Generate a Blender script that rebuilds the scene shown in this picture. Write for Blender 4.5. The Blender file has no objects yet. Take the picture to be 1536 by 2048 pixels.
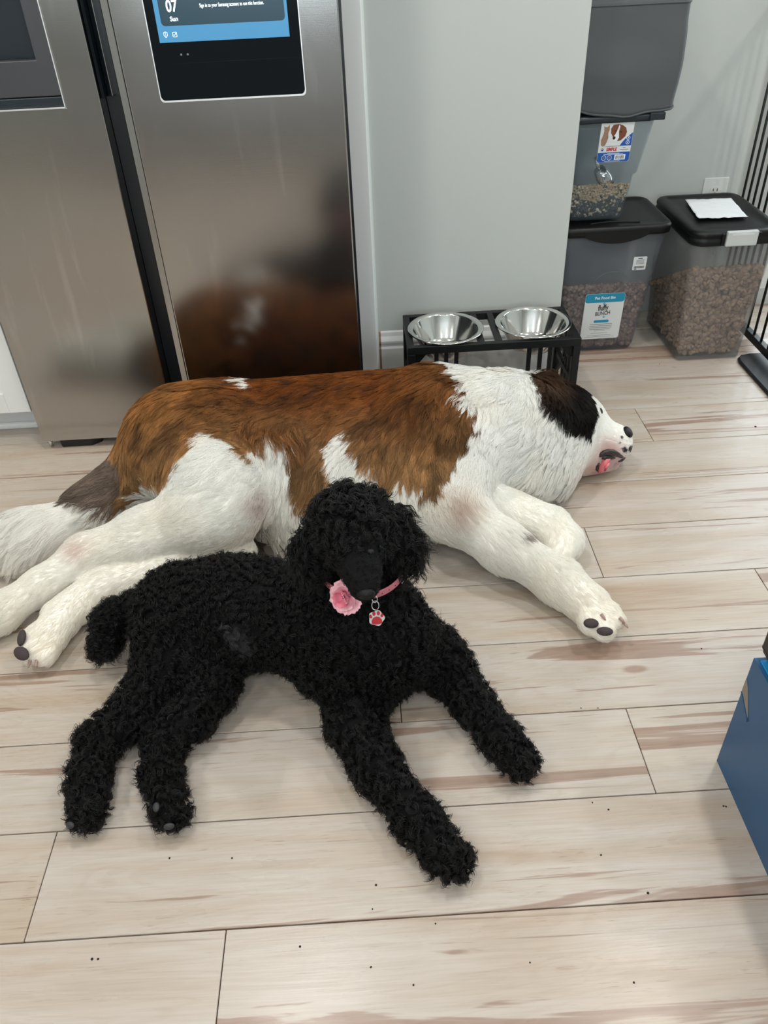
import bpy, bmesh, math, random
import numpy as np
from mathutils import Vector, Matrix, noise as mnoise

scene = bpy.context.scene
COL = scene.collection
R = math.radians

# ---------------------------------------------------------------- camera
F_PX = 1579.77                       # focal length in pixels of the 1536 x 2048 frame
CAM_H = 1.2
CAM_ROT = (R(52.39579), R(2.20778), R(-2.63543))
cam_data = bpy.data.cameras.new('camera')
cam = bpy.data.objects.new('camera', cam_data)
COL.objects.link(cam)
cam.location = (0, 0, CAM_H)
cam.rotation_euler = CAM_ROT
cam_data.sensor_fit = 'VERTICAL'
cam_data.sensor_height = 24.0
cam_data.lens = F_PX / 2048 * 24.0
cam_data.clip_start = 0.02
scene.camera = cam

# ---------------------------------------------------------------- view / world / lights
vs = scene.view_settings
vs.view_transform = 'Standard'
vs.look = 'None'
vs.gamma = 1.0
vs.exposure = 0.0
vs.use_curve_mapping = False
world = bpy.data.worlds.new('world')
scene.world = world
world.use_nodes = True
bg = world.node_tree.nodes['Background']
bg.inputs['Color'].default_value = (0.75, 0.85, 1.0, 1)
bg.inputs['Strength'].default_value = 0.4

cy = scene.cycles
cy.max_bounces = 7; cy.diffuse_bounces = 4; cy.glossy_bounces = 3; cy.transmission_bounces = 4; cy.transparent_max_bounces = 16
cy.adaptive_threshold = 0.02

CEIL = 2.55
LAMPS = [(-0.40, 1.35), (1.05, 1.35), (-0.40, -0.95), (1.05, -0.95), (2.3, 0.9), (-1.85, 1.0), (-1.85, -0.7)]
LAMP_AT = ['above the sleeping dog before the fridge', 'above the floor before the food bins', 'above the viewer', 'right of the viewer, above the blue box', 'by the right wall beyond the gate', 'before the white cabinet at the left', 'at the left end behind the viewer']
LAMP_W = 13.0
LAMP_COL = (1.0, 0.97, 0.925)

# ---------------------------------------------------------------- helpers
CAM_M = np.array(cam.rotation_euler.to_matrix())
CAM_O = np.array([0, 0, CAM_H])

def P(x, y, z=0.0):
    """the point at height z that stands at pixel x, y of the photograph"""
    d = CAM_M @ np.array([(x - 768) / F_PX, -(y - 1024) / F_PX, -1.0])
    t = (z - CAM_H) / d[2]
    return CAM_O + t * d

def PY(x, y, Y):
    d = CAM_M @ np.array([(x - 768) / F_PX, -(y - 1024) / F_PX, -1.0])
    return CAM_O + d * (Y / d[1])

def to_px(p):
    c = (np.asarray(p) - CAM_O) @ CAM_M
    return np.stack([768 + F_PX * c[..., 0] / -c[..., 2], 1024 - F_PX * c[..., 1] / -c[..., 2]], -1)

def tag(o, label=None, cat=None, group=None, kind=None):
    if label: o['label'] = label
    if cat: o['category'] = cat
    if group: o['group'] = group
    if kind: o['kind'] = kind
    return o

def link(o, parent=None):
    COL.objects.link(o)
    if parent is not None:
        o.parent = parent
        o.matrix_parent_inverse = Matrix.Translation(parent.location).inverted()
    return o

def empty(name, loc, label=None, cat=None, group=None, kind=None):
    o = bpy.data.objects.new(name, None)
    o.empty_display_size = 0.05
    o.location = loc
    COL.objects.link(o)
    return tag(o, label, cat, group, kind)

def obj(name, bm, mat, parent=None, smooth=False, bevel=0, seg=2, subsurf=0, solid=0):
    me = bpy.data.meshes.new(name)
    if isinstance(bm, tuple):
        me.from_pydata([tuple(v) for v in bm[0]], [], [tuple(f) for f in bm[1]])
    else:
        bmesh.ops.recalc_face_normals(bm, faces=bm.faces)
        bm.to_mesh(me); bm.free()
    me.update()
    if mat is not None:
        me.materials.append(mat)
    if smooth:
        me.polygons.foreach_set('use_smooth', [True] * len(me.polygons))
    o = bpy.data.objects.new(name, me)
    link(o, parent)
    if solid:
        m = o.modifiers.new('solid', 'SOLIDIFY'); m.thickness = solid; m.offset = -1
    if bevel:
        m = o.modifiers.new('bevel', 'BEVEL'); m.width = bevel; m.segments = seg; m.limit_method = 'ANGLE'; m.angle_limit = R(35)
        m.harden_normals = False
    if subsurf:
        m = o.modifiers.new('sub', 'SUBSURF'); m.levels = subsurf; m.render_levels = subsurf
    return o

def bx(bm, x0, x1, y0, y1, z0, z1):
    v = [bm.verts.new((x, y, z)) for z in (z0, z1) for y in (y0, y1) for x in (x0, x1)]
    for f in ((0, 2, 3, 1), (4, 5, 7, 6), (0, 1, 5, 4), (2, 6, 7, 3), (0, 4, 6, 2), (1, 3, 7, 5)):
        bm.faces.new([v[i] for i in f])
    return bm

def box(x0, x1, y0, y1, z0, z1):
    return bx(bmesh.new(), x0, x1, y0, y1, z0, z1)

def tube(bm, pts, rad, n=8, cap=True):
    pts = [Vector(p) for p in pts]
    rads = rad if isinstance(rad, (list, tuple)) else [rad] * len(pts)
    rings = []
    ref = Vector((0, 0, 1))
    for i, p in enumerate(pts):
        d = (pts[min(i + 1, len(pts) - 1)] - pts[max(i - 1, 0)]).normalized()
        if abs(d.dot(ref)) > 0.95: ref = Vector((0, 1, 0)) if abs(d.y) < .9 else Vector((1, 0, 0))
        u = d.cross(ref).normalized(); w = d.cross(u).normalized()
        rings.append([bm.verts.new(p + (u * math.cos(a) + w * math.sin(a)) * rads[i]) for a in [2 * math.pi * k / n for k in range(n)]])
    for a, b in zip(rings, rings[1:]):
        for k in range(n):
            bm.faces.new((a[k], a[(k + 1) % n], b[(k + 1) % n], b[k]))
    if cap:
        bm.faces.new(rings[0]); bm.faces.new(rings[-1])
    return bm

def beam(bm, a, b, w, t):
    """a bar of rectangular section w x t from a to b"""
    a, b = Vector(a), Vector(b)
    d = (b - a).normalized()
    ref = Vector((0, 0, 1)) if abs(d.z) < .9 else Vector((0, 1, 0))
    u = d.cross(ref).normalized() * (w / 2); v = d.cross(u).normalized() * (t / 2)
    q = [bm.verts.new(p + s * u + r * v) for p in (a, b) for s, r in ((-1, -1), (1, -1), (1, 1), (-1, 1))]
    for f in ((0, 1, 2, 3), (4, 7, 6, 5), (0, 4, 5, 1), (1, 5, 6, 2), (2, 6, 7, 3), (3, 7, 4, 0)):
        bm.faces.new([q[i] for i in f])
    return bm

def rrect(cx, cy, w, d, r, n=5):
    pts = []
    for sx, sy, a0 in ((1, 1, 0), (-1, 1, 90), (-1, -1, 180), (1, -1, 270)):
        for k in range(n + 1):
            a = R(a0 + 90 * k / n)
            pts.append((cx + sx * (w / 2 - r) + r * math.cos(a), cy + sy * (d / 2 - r) + r * math.sin(a)))
    return pts

def loft(bm, rings, cap0=True, cap1=True):
    vr = [[bm.verts.new(p) for p in ring] for ring in rings]
    n = len(vr[0])
    for a, b in zip(vr, vr[1:]):
        for k in range(n):
            bm.faces.new((a[k], a[(k + 1) % n], b[(k + 1) % n], b[k]))
    if cap0: bm.faces.new(vr[0][::-1])
    if cap1: bm.faces.new(vr[-1])
    return bm

def lathe(bm, prof, c, n=48):
    rings = []
    for r, z in prof:
        rings.append([bm.verts.new((c[0] + r * math.cos(2 * math.pi * k / n), c[1] + r * math.sin(2 * math.pi * k / n), c[2] + z)) for k in range(n)] if r > 1e-6
                     else [bm.verts.new((c[0], c[1], c[2] + z))])
    for a, b in zip(rings, rings[1:]):
        for k in range(n):
            k2 = (k + 1) % n
            if len(a) == 1: bm.faces.new((a[0], b[k2], b[k]))
            elif len(b) == 1: bm.faces.new((a[k], a[k2], b[0]))
            else: bm.faces.new((a[k], a[k2], b[k2], b[k]))
    return bm

# a flat drawing frame: o + u*x + v*y (+ n*h)
class Frame:
    def __init__(self, o, u, v):
        self.o = Vector(o); self.u = Vector(u).normalized()
        v = Vector(v); v = v - self.u * v.dot(self.u); self.v = v.normalized(); self.n = self.u.cross(self.v)
    def p(self, x, y, h=0): return self.o + self.u * x + self.v * y + self.n * h
    def mat(self, x, y, h):
        m = Matrix((self.u, self.v, self.n)).transposed().to_4x4(); m.translation = self.p(x, y, h); return m

def plate(fr, pts, h0, h1, bm=None):
    """a thin solid of outline pts in frame fr, from height h0 to h1"""
    bm = bm or bmesh.new()
    a = [bm.verts.new(fr.p(x, y, h0)) for x, y in pts]; b = [bm.verts.new(fr.p(x, y, h1)) for x, y in pts]
    n = len(pts)
    bm.faces.new(a[::-1]); bm.faces.new(b)
    for k in range(n): bm.faces.new((a[k], a[(k + 1) % n], b[(k + 1) % n], b[k]))
    return bm

def rr2(x0, x1, y0, y1, r, n=4): return rrect((x0 + x1) / 2, (y0 + y1) / 2, x1 - x0, y1 - y0, r, n)
def ell(cx, cy, a, b, n=16, rot=0):
    return [(cx + a * math.cos(t) * math.cos(rot) - b * math.sin(t) * math.sin(rot), cy + a * math.cos(t) * math.sin(rot) + b * math.sin(t) * math.cos(rot)) for t in [2 * math.pi * k / n for k in range(n)]]

def text(name, body, fr, x, y, h, size, mat, parent, align='LEFT', shear=0, xs=1, bold=0, rot=0):
    c = bpy.data.curves.new(name, 'FONT')
    c.body = body; c.size = size; c.align_x = align; c.align_y = 'CENTER'; c.shear = shear; c.extrude = 0.00008; c.offset = bold
    c.materials.append(mat)
    tmp = bpy.data.objects.new(name, c)
    COL.objects.link(tmp)
    me = bpy.data.meshes.new_from_object(tmp.evaluated_get(bpy.context.evaluated_depsgraph_get()))
    bpy.data.objects.remove(tmp); bpy.data.curves.remove(c)
    me.transform(fr.mat(x, y, h) @ Matrix.Rotation(rot, 4, 'Z') @ Matrix.Diagonal((xs, 1, 1, 1)))
    me.name = name
    if not me.materials: me.materials.append(mat)
    o = bpy.data.objects.new(name, me)
    COL.objects.link(o)
    o.parent = parent
    if parent.parent is None: o.matrix_parent_inverse = Matrix.Translation(parent.location).inverted()
    return o

def sub(name, bm, mat, parent, **kw):
    """a sub-part: child of a part (whose world matrix is the identity)"""
    o = obj(name, bm, mat, None, **kw)
    o.parent = parent
    return o

# ---------------------------------------------------------------- materials
def new_mat(name):
    m = bpy.data.materials.new(name); m.use_nodes = True
    nt = m.node_tree
    return m, nt, nt.nodes['Principled BSDF']

def srgb(r, g, b):
    f = lambda c: (c / 255 / 12.92) if c <= 10 else ((c / 255 + 0.055) / 1.055) ** 2.4
    return (f(r), f(g), f(b), 1)

def pmat(name, col, rough=.5, metal=0, spec=.5, bump=0, bscale=200, var=0, vscale=8, coat=0, emit=None, estr=1, alpha=1, trans=0, aniso=0):
    m, nt, p = new_mat(name)
    p.inputs['Base Color'].default_value = col
    p.inputs['Roughness'].default_value = rough
    p.inputs['Metallic'].default_value = metal
    p.inputs['Specular IOR Level'].default_value = spec
    p.inputs['Coat Weight'].default_value = coat
    p.inputs['Transmission Weight'].default_value = trans
    p.inputs['Anisotropic'].default_value = aniso
    p.inputs['Alpha'].default_value = alpha
    if emit:
        p.inputs['Emission Color'].default_value = emit; p.inputs['Emission Strength'].default_value = estr
    tc = nt.nodes.new('ShaderNodeTexCoord')
    if var:
        n = nt.nodes.new('ShaderNodeTexNoise'); n.inputs['Scale'].default_value = vscale; n.inputs['Detail'].default_value = 4
        nt.links.new(tc.outputs['Object'], n.inputs['Vector'])
        mx = nt.nodes.new('ShaderNodeMix'); mx.data_type = 'RGBA'
        mx.inputs['A'].default_value = tuple(c * (1 - var) for c in col[:3]) + (1,)
        mx.inputs['B'].default_value = tuple(min(1, c * (1 + var)) for c in col[:3]) + (1,)
        nt.links.new(n.outputs['Fac'], mx.inputs['Factor']); nt.links.new(mx.outputs['Result'], p.inputs['Base Color'])
    if bump:
        n = nt.nodes.new('ShaderNodeTexNoise'); n.inputs['Scale'].default_value = bscale; n.inputs['Detail'].default_value = 3
        nt.links.new(tc.outputs['Object'], n.inputs['Vector'])
        b = nt.nodes.new('ShaderNodeBump'); b.inputs['Strength'].default_value = bump; b.inputs['Distance'].default_value = .002
        nt.links.new(n.outputs['Fac'], b.inputs['Height']); nt.links.new(b.outputs['Normal'], p.inputs['Normal'])
    return m

def wood_mat():
    m, nt, p = new_mat('maple_plank')
    N = nt.nodes.new; L = nt.links.new
    tc = N('ShaderNodeTexCoord'); oi = N('ShaderNodeObjectInfo')
    off = N('ShaderNodeVectorMath'); off.operation = 'SCALE'; off.inputs[0].default_value = (37.0, 91.0, 53.0)
    L(oi.outputs['Random'], off.inputs['Scale'])
    add = N('ShaderNodeVectorMath'); add.operation = 'ADD'
    L(tc.outputs['Object'], add.inputs[0]); L(off.outputs['Vector'], add.inputs[1])
    def nz(scale, sc, detail, dist=0, rough=.55):
        mp = N('ShaderNodeMapping'); mp.inputs['Scale'].default_value = scale
        L(add.outputs['Vector'], mp.inputs['Vector'])
        n = N('ShaderNodeTexNoise'); n.inputs['Scale'].default_value = sc; n.inputs['Detail'].default_value = detail
        n.inputs['Distortion'].default_value = dist; n.inputs['Roughness'].default_value = rough
        L(mp.outputs['Vector'], n.inputs['Vector']); return n
    def ramp(src, stops):
        r = N('ShaderNodeValToRGB')
        while len(r.color_ramp.elements) < len(stops): r.color_ramp.elements.new(.5)
        for e, (pos, c) in zip(r.color_ramp.elements, stops): e.position = pos; e.color = c
        L(src, r.inputs['Fac']); return r
    def mix(fac, a, b, mode='MIX'):
        x = N('ShaderNodeMix'); x.data_type = 'RGBA'; x.blend_type = mode
        if isinstance(fac, float): x.inputs['Factor'].default_value = fac
        else: L(fac, x.inputs['Factor'])
        for s, i in ((a, 'A'), (b, 'B')):
            if isinstance(s, tuple): x.inputs[i].default_value = s
            else: L(s, x.inputs[i])
        return x.outputs['Result']
    W = srgb(*WOOD['white']); C = srgb(*WOOD['cream']); T = srgb(*WOOD['tan']); S = srgb(*WOOD['streak']); D = srgb(*WOOD['dark'])
    big = nz((.9, 7.5, 1), 1.0, 4, .6)
    base = ramp(big.outputs['Fac'], [(.34, C), (.5, W), (.62, C), (.74, T)])
    # broad heartwood streaks
    st = nz((.55, 13, 1), 1.0, 5, 1.1, .6)
    stm = ramp(st.outputs['Fac'], [(.585, (0, 0, 0, 1)), (.60, (.7, .7, .7, 1)), (.66, (.9, .9, .9, 1)), (.70, (.2, .2, .2, 1))])
    c1 = mix(stm.outputs['Color'], base.outputs['Color'], S)
    # thin dark streaks
    th = nz((1.3, 40, 1), 1.0, 3, .8)
    thm = ramp(th.outputs['Fac'], [(.66, (0, 0, 0, 1)), (.71, (.75, .75, .75, 1))])
    gate_n = nz((.8, 3, 1), 1.3, 2)
    gt = ramp(gate_n.outputs['Fac'], [(.45, (0, 0, 0, 1)), (.6, (1, 1, 1, 1))])
    thx = mix(1.0, thm.outputs['Color'], gt.outputs['Color'], 'MULTIPLY')
    c2 = mix(thx, c1, D)
    # fine grain
    fg = nz((9, 260, 1), 1.0, 3)
    fgr = ramp(fg.outputs['Fac'], [(.3, (.90, .885, .87, 1)), (.6, (1, 1, 1, 1))])
    c3 = mix(.8, c2, fgr.outputs['Color'], 'MULTIPLY')
    # short open-pore dashes
    po = nz((24, 420, 1), 1.0, 2)
    por = ramp(po.outputs['Fac'], [(.64, (1, 1, 1, 1)), (.72, (.74, .70, .66, 1))])
    pg = nz((2.2, 6, 1), 1.4, 2)
    pgr = ramp(pg.outputs['Fac'], [(.42, (0, 0, 0, 1)), (.62, (1, 1, 1, 1))])
    c3 = mix(pgr.outputs['Color'], c3, mix(1.0, c3, por.outputs['Color'], 'MULTIPLY'))
    # growth-ring figure
    ring = nz((1.2, 9, 1), 1.2, 2, 1.6)
    mth = N('ShaderNodeMath'); mth.operation = 'MULTIPLY'; mth.inputs[1].default_value = 60; L(ring.outputs['Fac'], mth.inputs[0])
    sn = N('ShaderNodeMath'); sn.operation = 'SINE'; L(mth.outputs[0], sn.inputs[0])
    rr = ramp(sn.outputs[0], [(.0, (1, 1, 1, 1)), (.95, (.93, .905, .88, 1))])
    c4 = mix(.55, c3, rr.outputs['Color'], 'MULTIPLY')
    # knots: small ellipses
    mp = N('ShaderNodeMapping'); mp.inputs['Scale'].default_value = (1.25, 3.2, 1); L(add.outputs['Vector'], mp.inputs['Vector'])
    vo = N('ShaderNodeTexVoronoi'); vo.inputs['Scale'].default_value = 1.6; L(mp.outputs['Vector'], vo.inputs['Vector'])
    kn = ramp(vo.outputs['Distance'], [(.035, (.8, .8, .8, 1)), (.06, (0, 0, 0, 1))])
    c5 = mix(kn.outputs['Color'], c4, S)
    # plank to plank tint
    tn = ramp(oi.outputs['Random'], [(0, (1, .965, .945, 1)), (.35, (1, .99, .965, 1)), (.7, (1, .955, .885, 1)), (1, (.955, .92, .89, 1))])
    c6 = mix(1.0, c5, tn.outputs['Color'], 'MULTIPLY')
    L(c6, p.inputs['Base Color'])
    rn = nz((3, 12, 1), 2.0, 3)
    rf = N('ShaderNodeMapRange'); rf.inputs['To Min'].default_value = .22; rf.inputs['To Max'].default_value = .36
    L(rn.outputs['Fac'], rf.inputs['Value']); L(rf.outputs['Result'], p.inputs['Roughness'])
    p.inputs['Specular IOR Level'].default_value = .45
    b = N('ShaderNodeBump'); b.inputs['Strength'].default_value = .12; b.inputs['Distance'].default_value = .001
    L(fg.outputs['Fac'], b.inputs['Height']); L(b.outputs['Normal'], p.inputs['Normal'])
    return m

WOOD = dict(white=(196, 189, 182), cream=(187, 174, 160), tan=(174, 154, 137), streak=(151, 125, 110), dark=(123, 97, 83))

def steel_mat(name, col=(.56, .55, .53, 1), rough=.24, smudge=True):
    m, nt, p = new_mat(name)
    N = nt.nodes.new; L = nt.links.new
    p.inputs['Metallic'].default_value = 1
    p.inputs['Base Color'].default_value = col
    tc = N('ShaderNodeTexCoord')
    mp = N('ShaderNodeMapping'); mp.inputs['Scale'].default_value = (2, 2, 900); L(tc.outputs['Object'], mp.inputs['Vector'])
    n = N('ShaderNodeTexNoise'); n.inputs['Scale'].default_value = 1; n.inputs['Detail'].default_value = 3; L(mp.outputs['Vector'], n.inputs['Vector'])
    b = N('ShaderNodeBump'); b.inputs['Strength'].default_value = .05; b.inputs['Distance'].default_value = .0006
    L(n.outputs['Fac'], b.inputs['Height']); L(b.outputs['Normal'], p.inputs['Normal'])
    n2 = N('ShaderNodeTexNoise'); n2.inputs['Scale'].default_value = 5; n2.inputs['Detail'].default_value = 6; L(tc.outputs['Object'], n2.inputs['Vector'])
    mr = N('ShaderNodeMapRange'); mr.inputs['To Min'].default_value = rough - .05; mr.inputs['To Max'].default_value = rough + .07
    L(n2.outputs['Fac'], mr.inputs['Value']); L(mr.outputs['Result'], p.inputs['Roughness'])
    if smudge:
        # wiped streaks and dried drips
        mp2 = N('ShaderNodeMapping'); mp2.inputs['Scale'].default_value = (26, 26, 3.2); L(tc.outputs['Object'], mp2.inputs['Vector'])
        n3 = N('ShaderNodeTexNoise'); n3.inputs['Scale'].default_value = 1; n3.inputs['Detail'].default_value = 5; n3.inputs['Distortion'].default_value = .6; L(mp2.outputs['Vector'], n3.inputs['Vector'])
        cr = N('ShaderNodeValToRGB'); cr.color_ramp.elements[0].position = .60; cr.color_ramp.elements[1].position = .74
        cr.color_ramp.elements[0].color = col; cr.color_ramp.elements[1].color = tuple(min(1, c * 1.18) for c in col[:3]) + (1,)
        L(n3.outputs['Fac'], cr.inputs['Fac']); L(cr.outputs['Color'], p.inputs['Base Color'])
    return m

def plastic_clear(name, col, fac, rough=.25):
    """translucent polypropylene: part of the light goes straight through, part is scattered by the milky wall"""
    m, nt, p = new_mat(name)
    N = nt.nodes.new; L = nt.links.new
    p.inputs['Base Color'].default_value = col; p.inputs['Roughness'].default_value = rough
    t = N('ShaderNodeBsdfTransparent'); t.inputs['Color'].default_value = (.93, .94, .95, 1)
    mx = N('ShaderNodeMixShader'); mx.inputs['Fac'].default_value = fac
    L(t.outputs[0], mx.inputs[1]); L(p.outputs[0], mx.inputs[2])
    L(mx.outputs[0], nt.nodes['Material Output'].inputs['Surface'])
    return m

M = dict(
    wood=wood_mat(),
    gap=pmat('seam', srgb(96, 84, 74), .9),
    wall=pmat('grey_wall_paint', srgb(190, 195, 192), .6, bump=.05, bscale=350, var=.012, vscale=3),
    ceil=pmat('ceiling_paint', srgb(235, 235, 232), .8),
    trim=pmat('white_trim', srgb(226, 228, 228), .35),
    trim_strip=pmat('caulk_strip', srgb(232, 240, 238), .4),
    wood_edge=pmat('raw_trim_end', srgb(150, 120, 98), .8, var=.2, vscale=60),
    cab=pmat('white_cabinet', srgb(236, 237, 235), .35),
    steel=steel_mat('brushed_steel', (.455, .45, .44, 1), .18),
    bowl_steel=steel_mat('polished_steel', (.72, .72, .70, 1), .10, False),
    brightmetal=pmat('satin_metal', (.85, .85, .85, 1), .45, 1),
    chrome=pmat('chrome', (.8, .8, .8, 1), .12, 1),
    fdark=pmat('fridge_dark_plastic', srgb(22, 26, 30), .35),
    dispenser=pmat('dispenser_grey', srgb(88, 88, 92), .35, .6),
    dispenser_in=pmat('dispenser_dark', srgb(46, 54, 60), .3, .3),
    glassblack=pmat('black_glass', srgb(8, 16, 22), .10, spec=.35),
    screen=pmat('screen_blue', srgb(20, 40, 55), .2, emit=srgb(84, 158, 205), estr=.95),
    screencard=pmat('screen_card', srgb(10, 16, 20), .2, emit=srgb(52, 82, 96), estr=.8),
    screentext=pmat('screen_text', srgb(240, 250, 255), .3, emit=srgb(240, 250, 255), estr=1.2),
    blackmetal=pmat('black_powder_coat', srgb(13, 16, 18), .45, spec=.4, bump=.1, bscale=900),
    blackplastic=pmat('black_plastic', srgb(9, 11, 12), .42, spec=.35, bump=.06, bscale=500),
    whiteplastic=pmat('white_plastic', srgb(222, 224, 222), .35),
    latch=pmat('latch_plastic', srgb(196, 200, 198), .4),
    slot=pmat('slot_dark', srgb(30, 28, 26), .6),
    paper=pmat('paper', srgb(226, 229, 232), .8, bump=.25, bscale=60, var=.04, vscale=30),
    bag=pmat('grey_fabric', srgb(76, 80, 83), .55, bump=.35, bscale=1400, var=.06, vscale=4),
    bluebox=pmat('blue_laminate', srgb(42, 90, 132), .33, spec=.3, bump=.04, bscale=900),
    blueinner=pmat('bright_blue', srgb(24, 134, 196), .4),
    cardboard=pmat('grey_board', srgb(150, 138, 126), .8, var=.1, vscale=60),
    brownblack=pmat('dark_brown', srgb(38, 30, 28), .4),
    pp_a=plastic_clear('smoky_clear_plastic', srgb(140, 143, 150), .19),
    pp_b=plastic_clear('milky_clear_plastic', srgb(158, 156, 154), .20),
    pp_c=plastic_clear('clear_plastic', srgb(140, 156, 164), .13, .15),
    label_white=pmat('label_white', srgb(214, 218, 218), .45),
    label_blue=pmat('label_blue', srgb(22, 140, 176), .45),
    label_deep=pmat('label_deep_blue', srgb(20, 84, 170), .45),
    ink=pmat('ink_black', srgb(26, 26, 28), .6),
    inkgrey=pmat('ink_grey', srgb(120, 122, 124), .6),
    inkred=pmat('ink_red', srgb(186, 32, 40), .6),
    inkbrown=pmat('ink_brown', srgb(116, 66, 44), .6),
    inktabby=pmat('ink_tabby', srgb(150, 120, 100), .6, var=.35, vscale=300),
    inkblue=pmat('ink_cyan', srgb(120, 190, 212), .6),
    inkwhite=pmat('ink_white', srgb(226, 232, 236), .6),
    kibble_c=pmat('kibble_dark_brown', srgb(122, 90, 74), .8, var=.22, vscale=40),  # darker brown of some kibble pieces, picked at random
    kibble_d=pmat('kibble_light', srgb(190, 156, 124), .8, var=.15, vscale=40),
    kibble_a=pmat('kibble_brown', srgb(152, 120, 102), .8, var=.22, vscale=40),
    kibble_b=pmat('kibble_tan', srgb(178, 148, 122), .8, var=.22, vscale=40),
    mix_tan=pmat('oat_tan', srgb(190, 164, 124), .85, var=.3, vscale=60),
    mix_dark=pmat('seed_dark', srgb(52, 48, 48), .8, var=.3, vscale=60),
    mix_pale=pmat('flake_pale', srgb(220, 204, 178), .8, var=.15, vscale=60),
    crumb=pmat('crumb', srgb(40, 34, 30), .9),
    lampglow=pmat('lamp_glow', (1, 1, 1, 1), .5, emit=(1.0, .95, .88, 1), estr=9),
    daylight=pmat('daylight_pane', (1, 1, 1, 1), .3, emit=(.80, .92, 1.0, 1), estr=5),
    island=pmat('grey_island', srgb(150, 150, 148), .45),
)

# ---------------------------------------------------------------- the room shell
X0, X1, Y0, YB = -2.9, 3.0, -2.6, 2.66
ROW = 0.1776           # plank width
floor = obj('floor', box(X0, X1, Y0, YB + .2, -.03, -.006), M['gap'])
tag(floor, 'pale maple plank floor with thin dark seams', kind='structure')

# plank joints (x) read from the photograph, row by row; other joints follow at the plank length
PL = 1.225
seam0 = 0.471 * CAM_H          # a seam line (y) seen near the bottom of the photograph
joints = {-1: -0.2556, 0: -0.5562, 1: 0.4458, 2: .0288, 3: .836, 4: .4998, 5: .20, 6: .10, 7: .781, 8: .05, 9: .20, 10: .08, 11: .28, 12: .12}
rng = random.Random(5)
r0 = int(math.floor((Y0 - seam0) / ROW)); r1 = int(math.ceil((YB + .2 - seam0) / ROW))
for r in range(r0, r1):
    ya, yb = seam0 + r * ROW + .0011, seam0 + (r + 1) * ROW - .0011
    ya, yb = max(ya, Y0), min(yb, YB + .2)
    if yb - ya < .01: continue
    # rows 0,1,2.. lie beyond the seam; row -1 is nearest
    key = r
    j = joints.get(key, None)
    if j is None: j = rng.uniform(-.6, .6)
    s = j
    while s > X0: s -= PL
    while s < X1:
        a, b = max(s, X0) + .0008, min(s + PL, X1) - .0008
        if b - a > .02:
            cx, cy = (a + b) / 2, (ya + yb) / 2
            o = obj('plank', box(a - cx, b - cx, ya - cy, yb - cy, -.006, 0), M['wood'], bevel=.0007, seg=1)
            o.location = (cx, cy, 0)
            o.parent = floor
        s += PL

def structure(name, bm, mat, label, **kw):
    return tag(obj(name, bm, mat, **kw), label, kind='structure')

WY = 2.25              # face of the short grey wall
WX0, WX1 = 0.045, 0.602
structure('wall_center', box(WX0 - .02, WX1, WY, YB + .12, 0, CEIL), M['wall'], 'short grey painted wall between fridge and pet food bins', bevel=.003)
structure('wall_back', box(WX1, 1.42, YB, YB + .12, 0, CEIL), M['wall'], 'grey painted wall behind the pet food bins')
structure('wall_back_right', bx(bx(box(1.42, X1, YB, YB + .12, 2.05, CEIL), 2.32, X1, YB, YB + .12, 0, 2.05), 1.42, 2.32, YB, YB + .12, 0, .06), M['wall'], 'grey wall around the glass door')
structure('wall_behind_fridge', box(X0, WX0 - .02, YB + .08, YB + .2, 0, CEIL), M['wall'], 'grey wall behind the fridge')
structure('wall_left', box(X0 - .12, X0, Y0, YB + .2, 0, CEIL), M['wall'], 'grey wall at the left end of the kitchen')
structure('wall_right', box(X1, X1 + .12, Y0, YB + .2, 0, CEIL), M['wall'], 'grey wall at the right end of the room')
structure('wall_front', bx(bx(bx(box(X0, -1.3, Y0 - .12, Y0, 0, CEIL), 1.3, X1, Y0 - .12, Y0, 0, CEIL), -1.3, 1.3, Y0 - .12, Y0, 2.15, CEIL), -1.3, 1.3, Y0 - .12, Y0, 0, .9), M['wall'], 'grey wall behind the viewer')
structure('ceiling', box(X0, X1, Y0, YB + .2, CEIL, CEIL + .1), M['ceil'], 'white ceiling with recessed lights')
# glass door beyond the gate; unseen window added behind the viewer for frontal light
w1 = structure('window_1', bx(bx(bx(box(1.42, 1.47, YB, YB + .06, .06, 2.05), 2.27, 2.32, YB, YB + .06, .06, 2.05), 1.47, 2.27, YB, YB + .06, 1.98, 2.05), 1.47, 2.27, YB, YB + .06, .06, .12), M['trim'], 'white framed glass door beyond the gate')
sub('pane', box(1.47, 2.27, YB + .03, YB + .04, .12, 1.98), M['daylight'], w1)
w2 = structure('fill_window', bx(bx(bx(bx(box(-1.3, -1.24, Y0 - .06, Y0, .9, 2.15), 1.24, 1.3, Y0 - .06, Y0, .9, 2.15), -.03, .03, Y0 - .06, Y0, .9, 2.15), -1.3, 1.3, Y0 - .06, Y0, .9, .96), -1.3, 1.3, Y0 - .06, Y0, 2.09, 2.15), M['trim'], 'unseen white framed window added behind the viewer for frontal light')
for a, b in ((-1.24, -.03), (.03, 1.24)):
    sub('pane', box(a, b, Y0 - .05, Y0 - .04, .96, 2.09), M['daylight'], w2)

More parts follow.
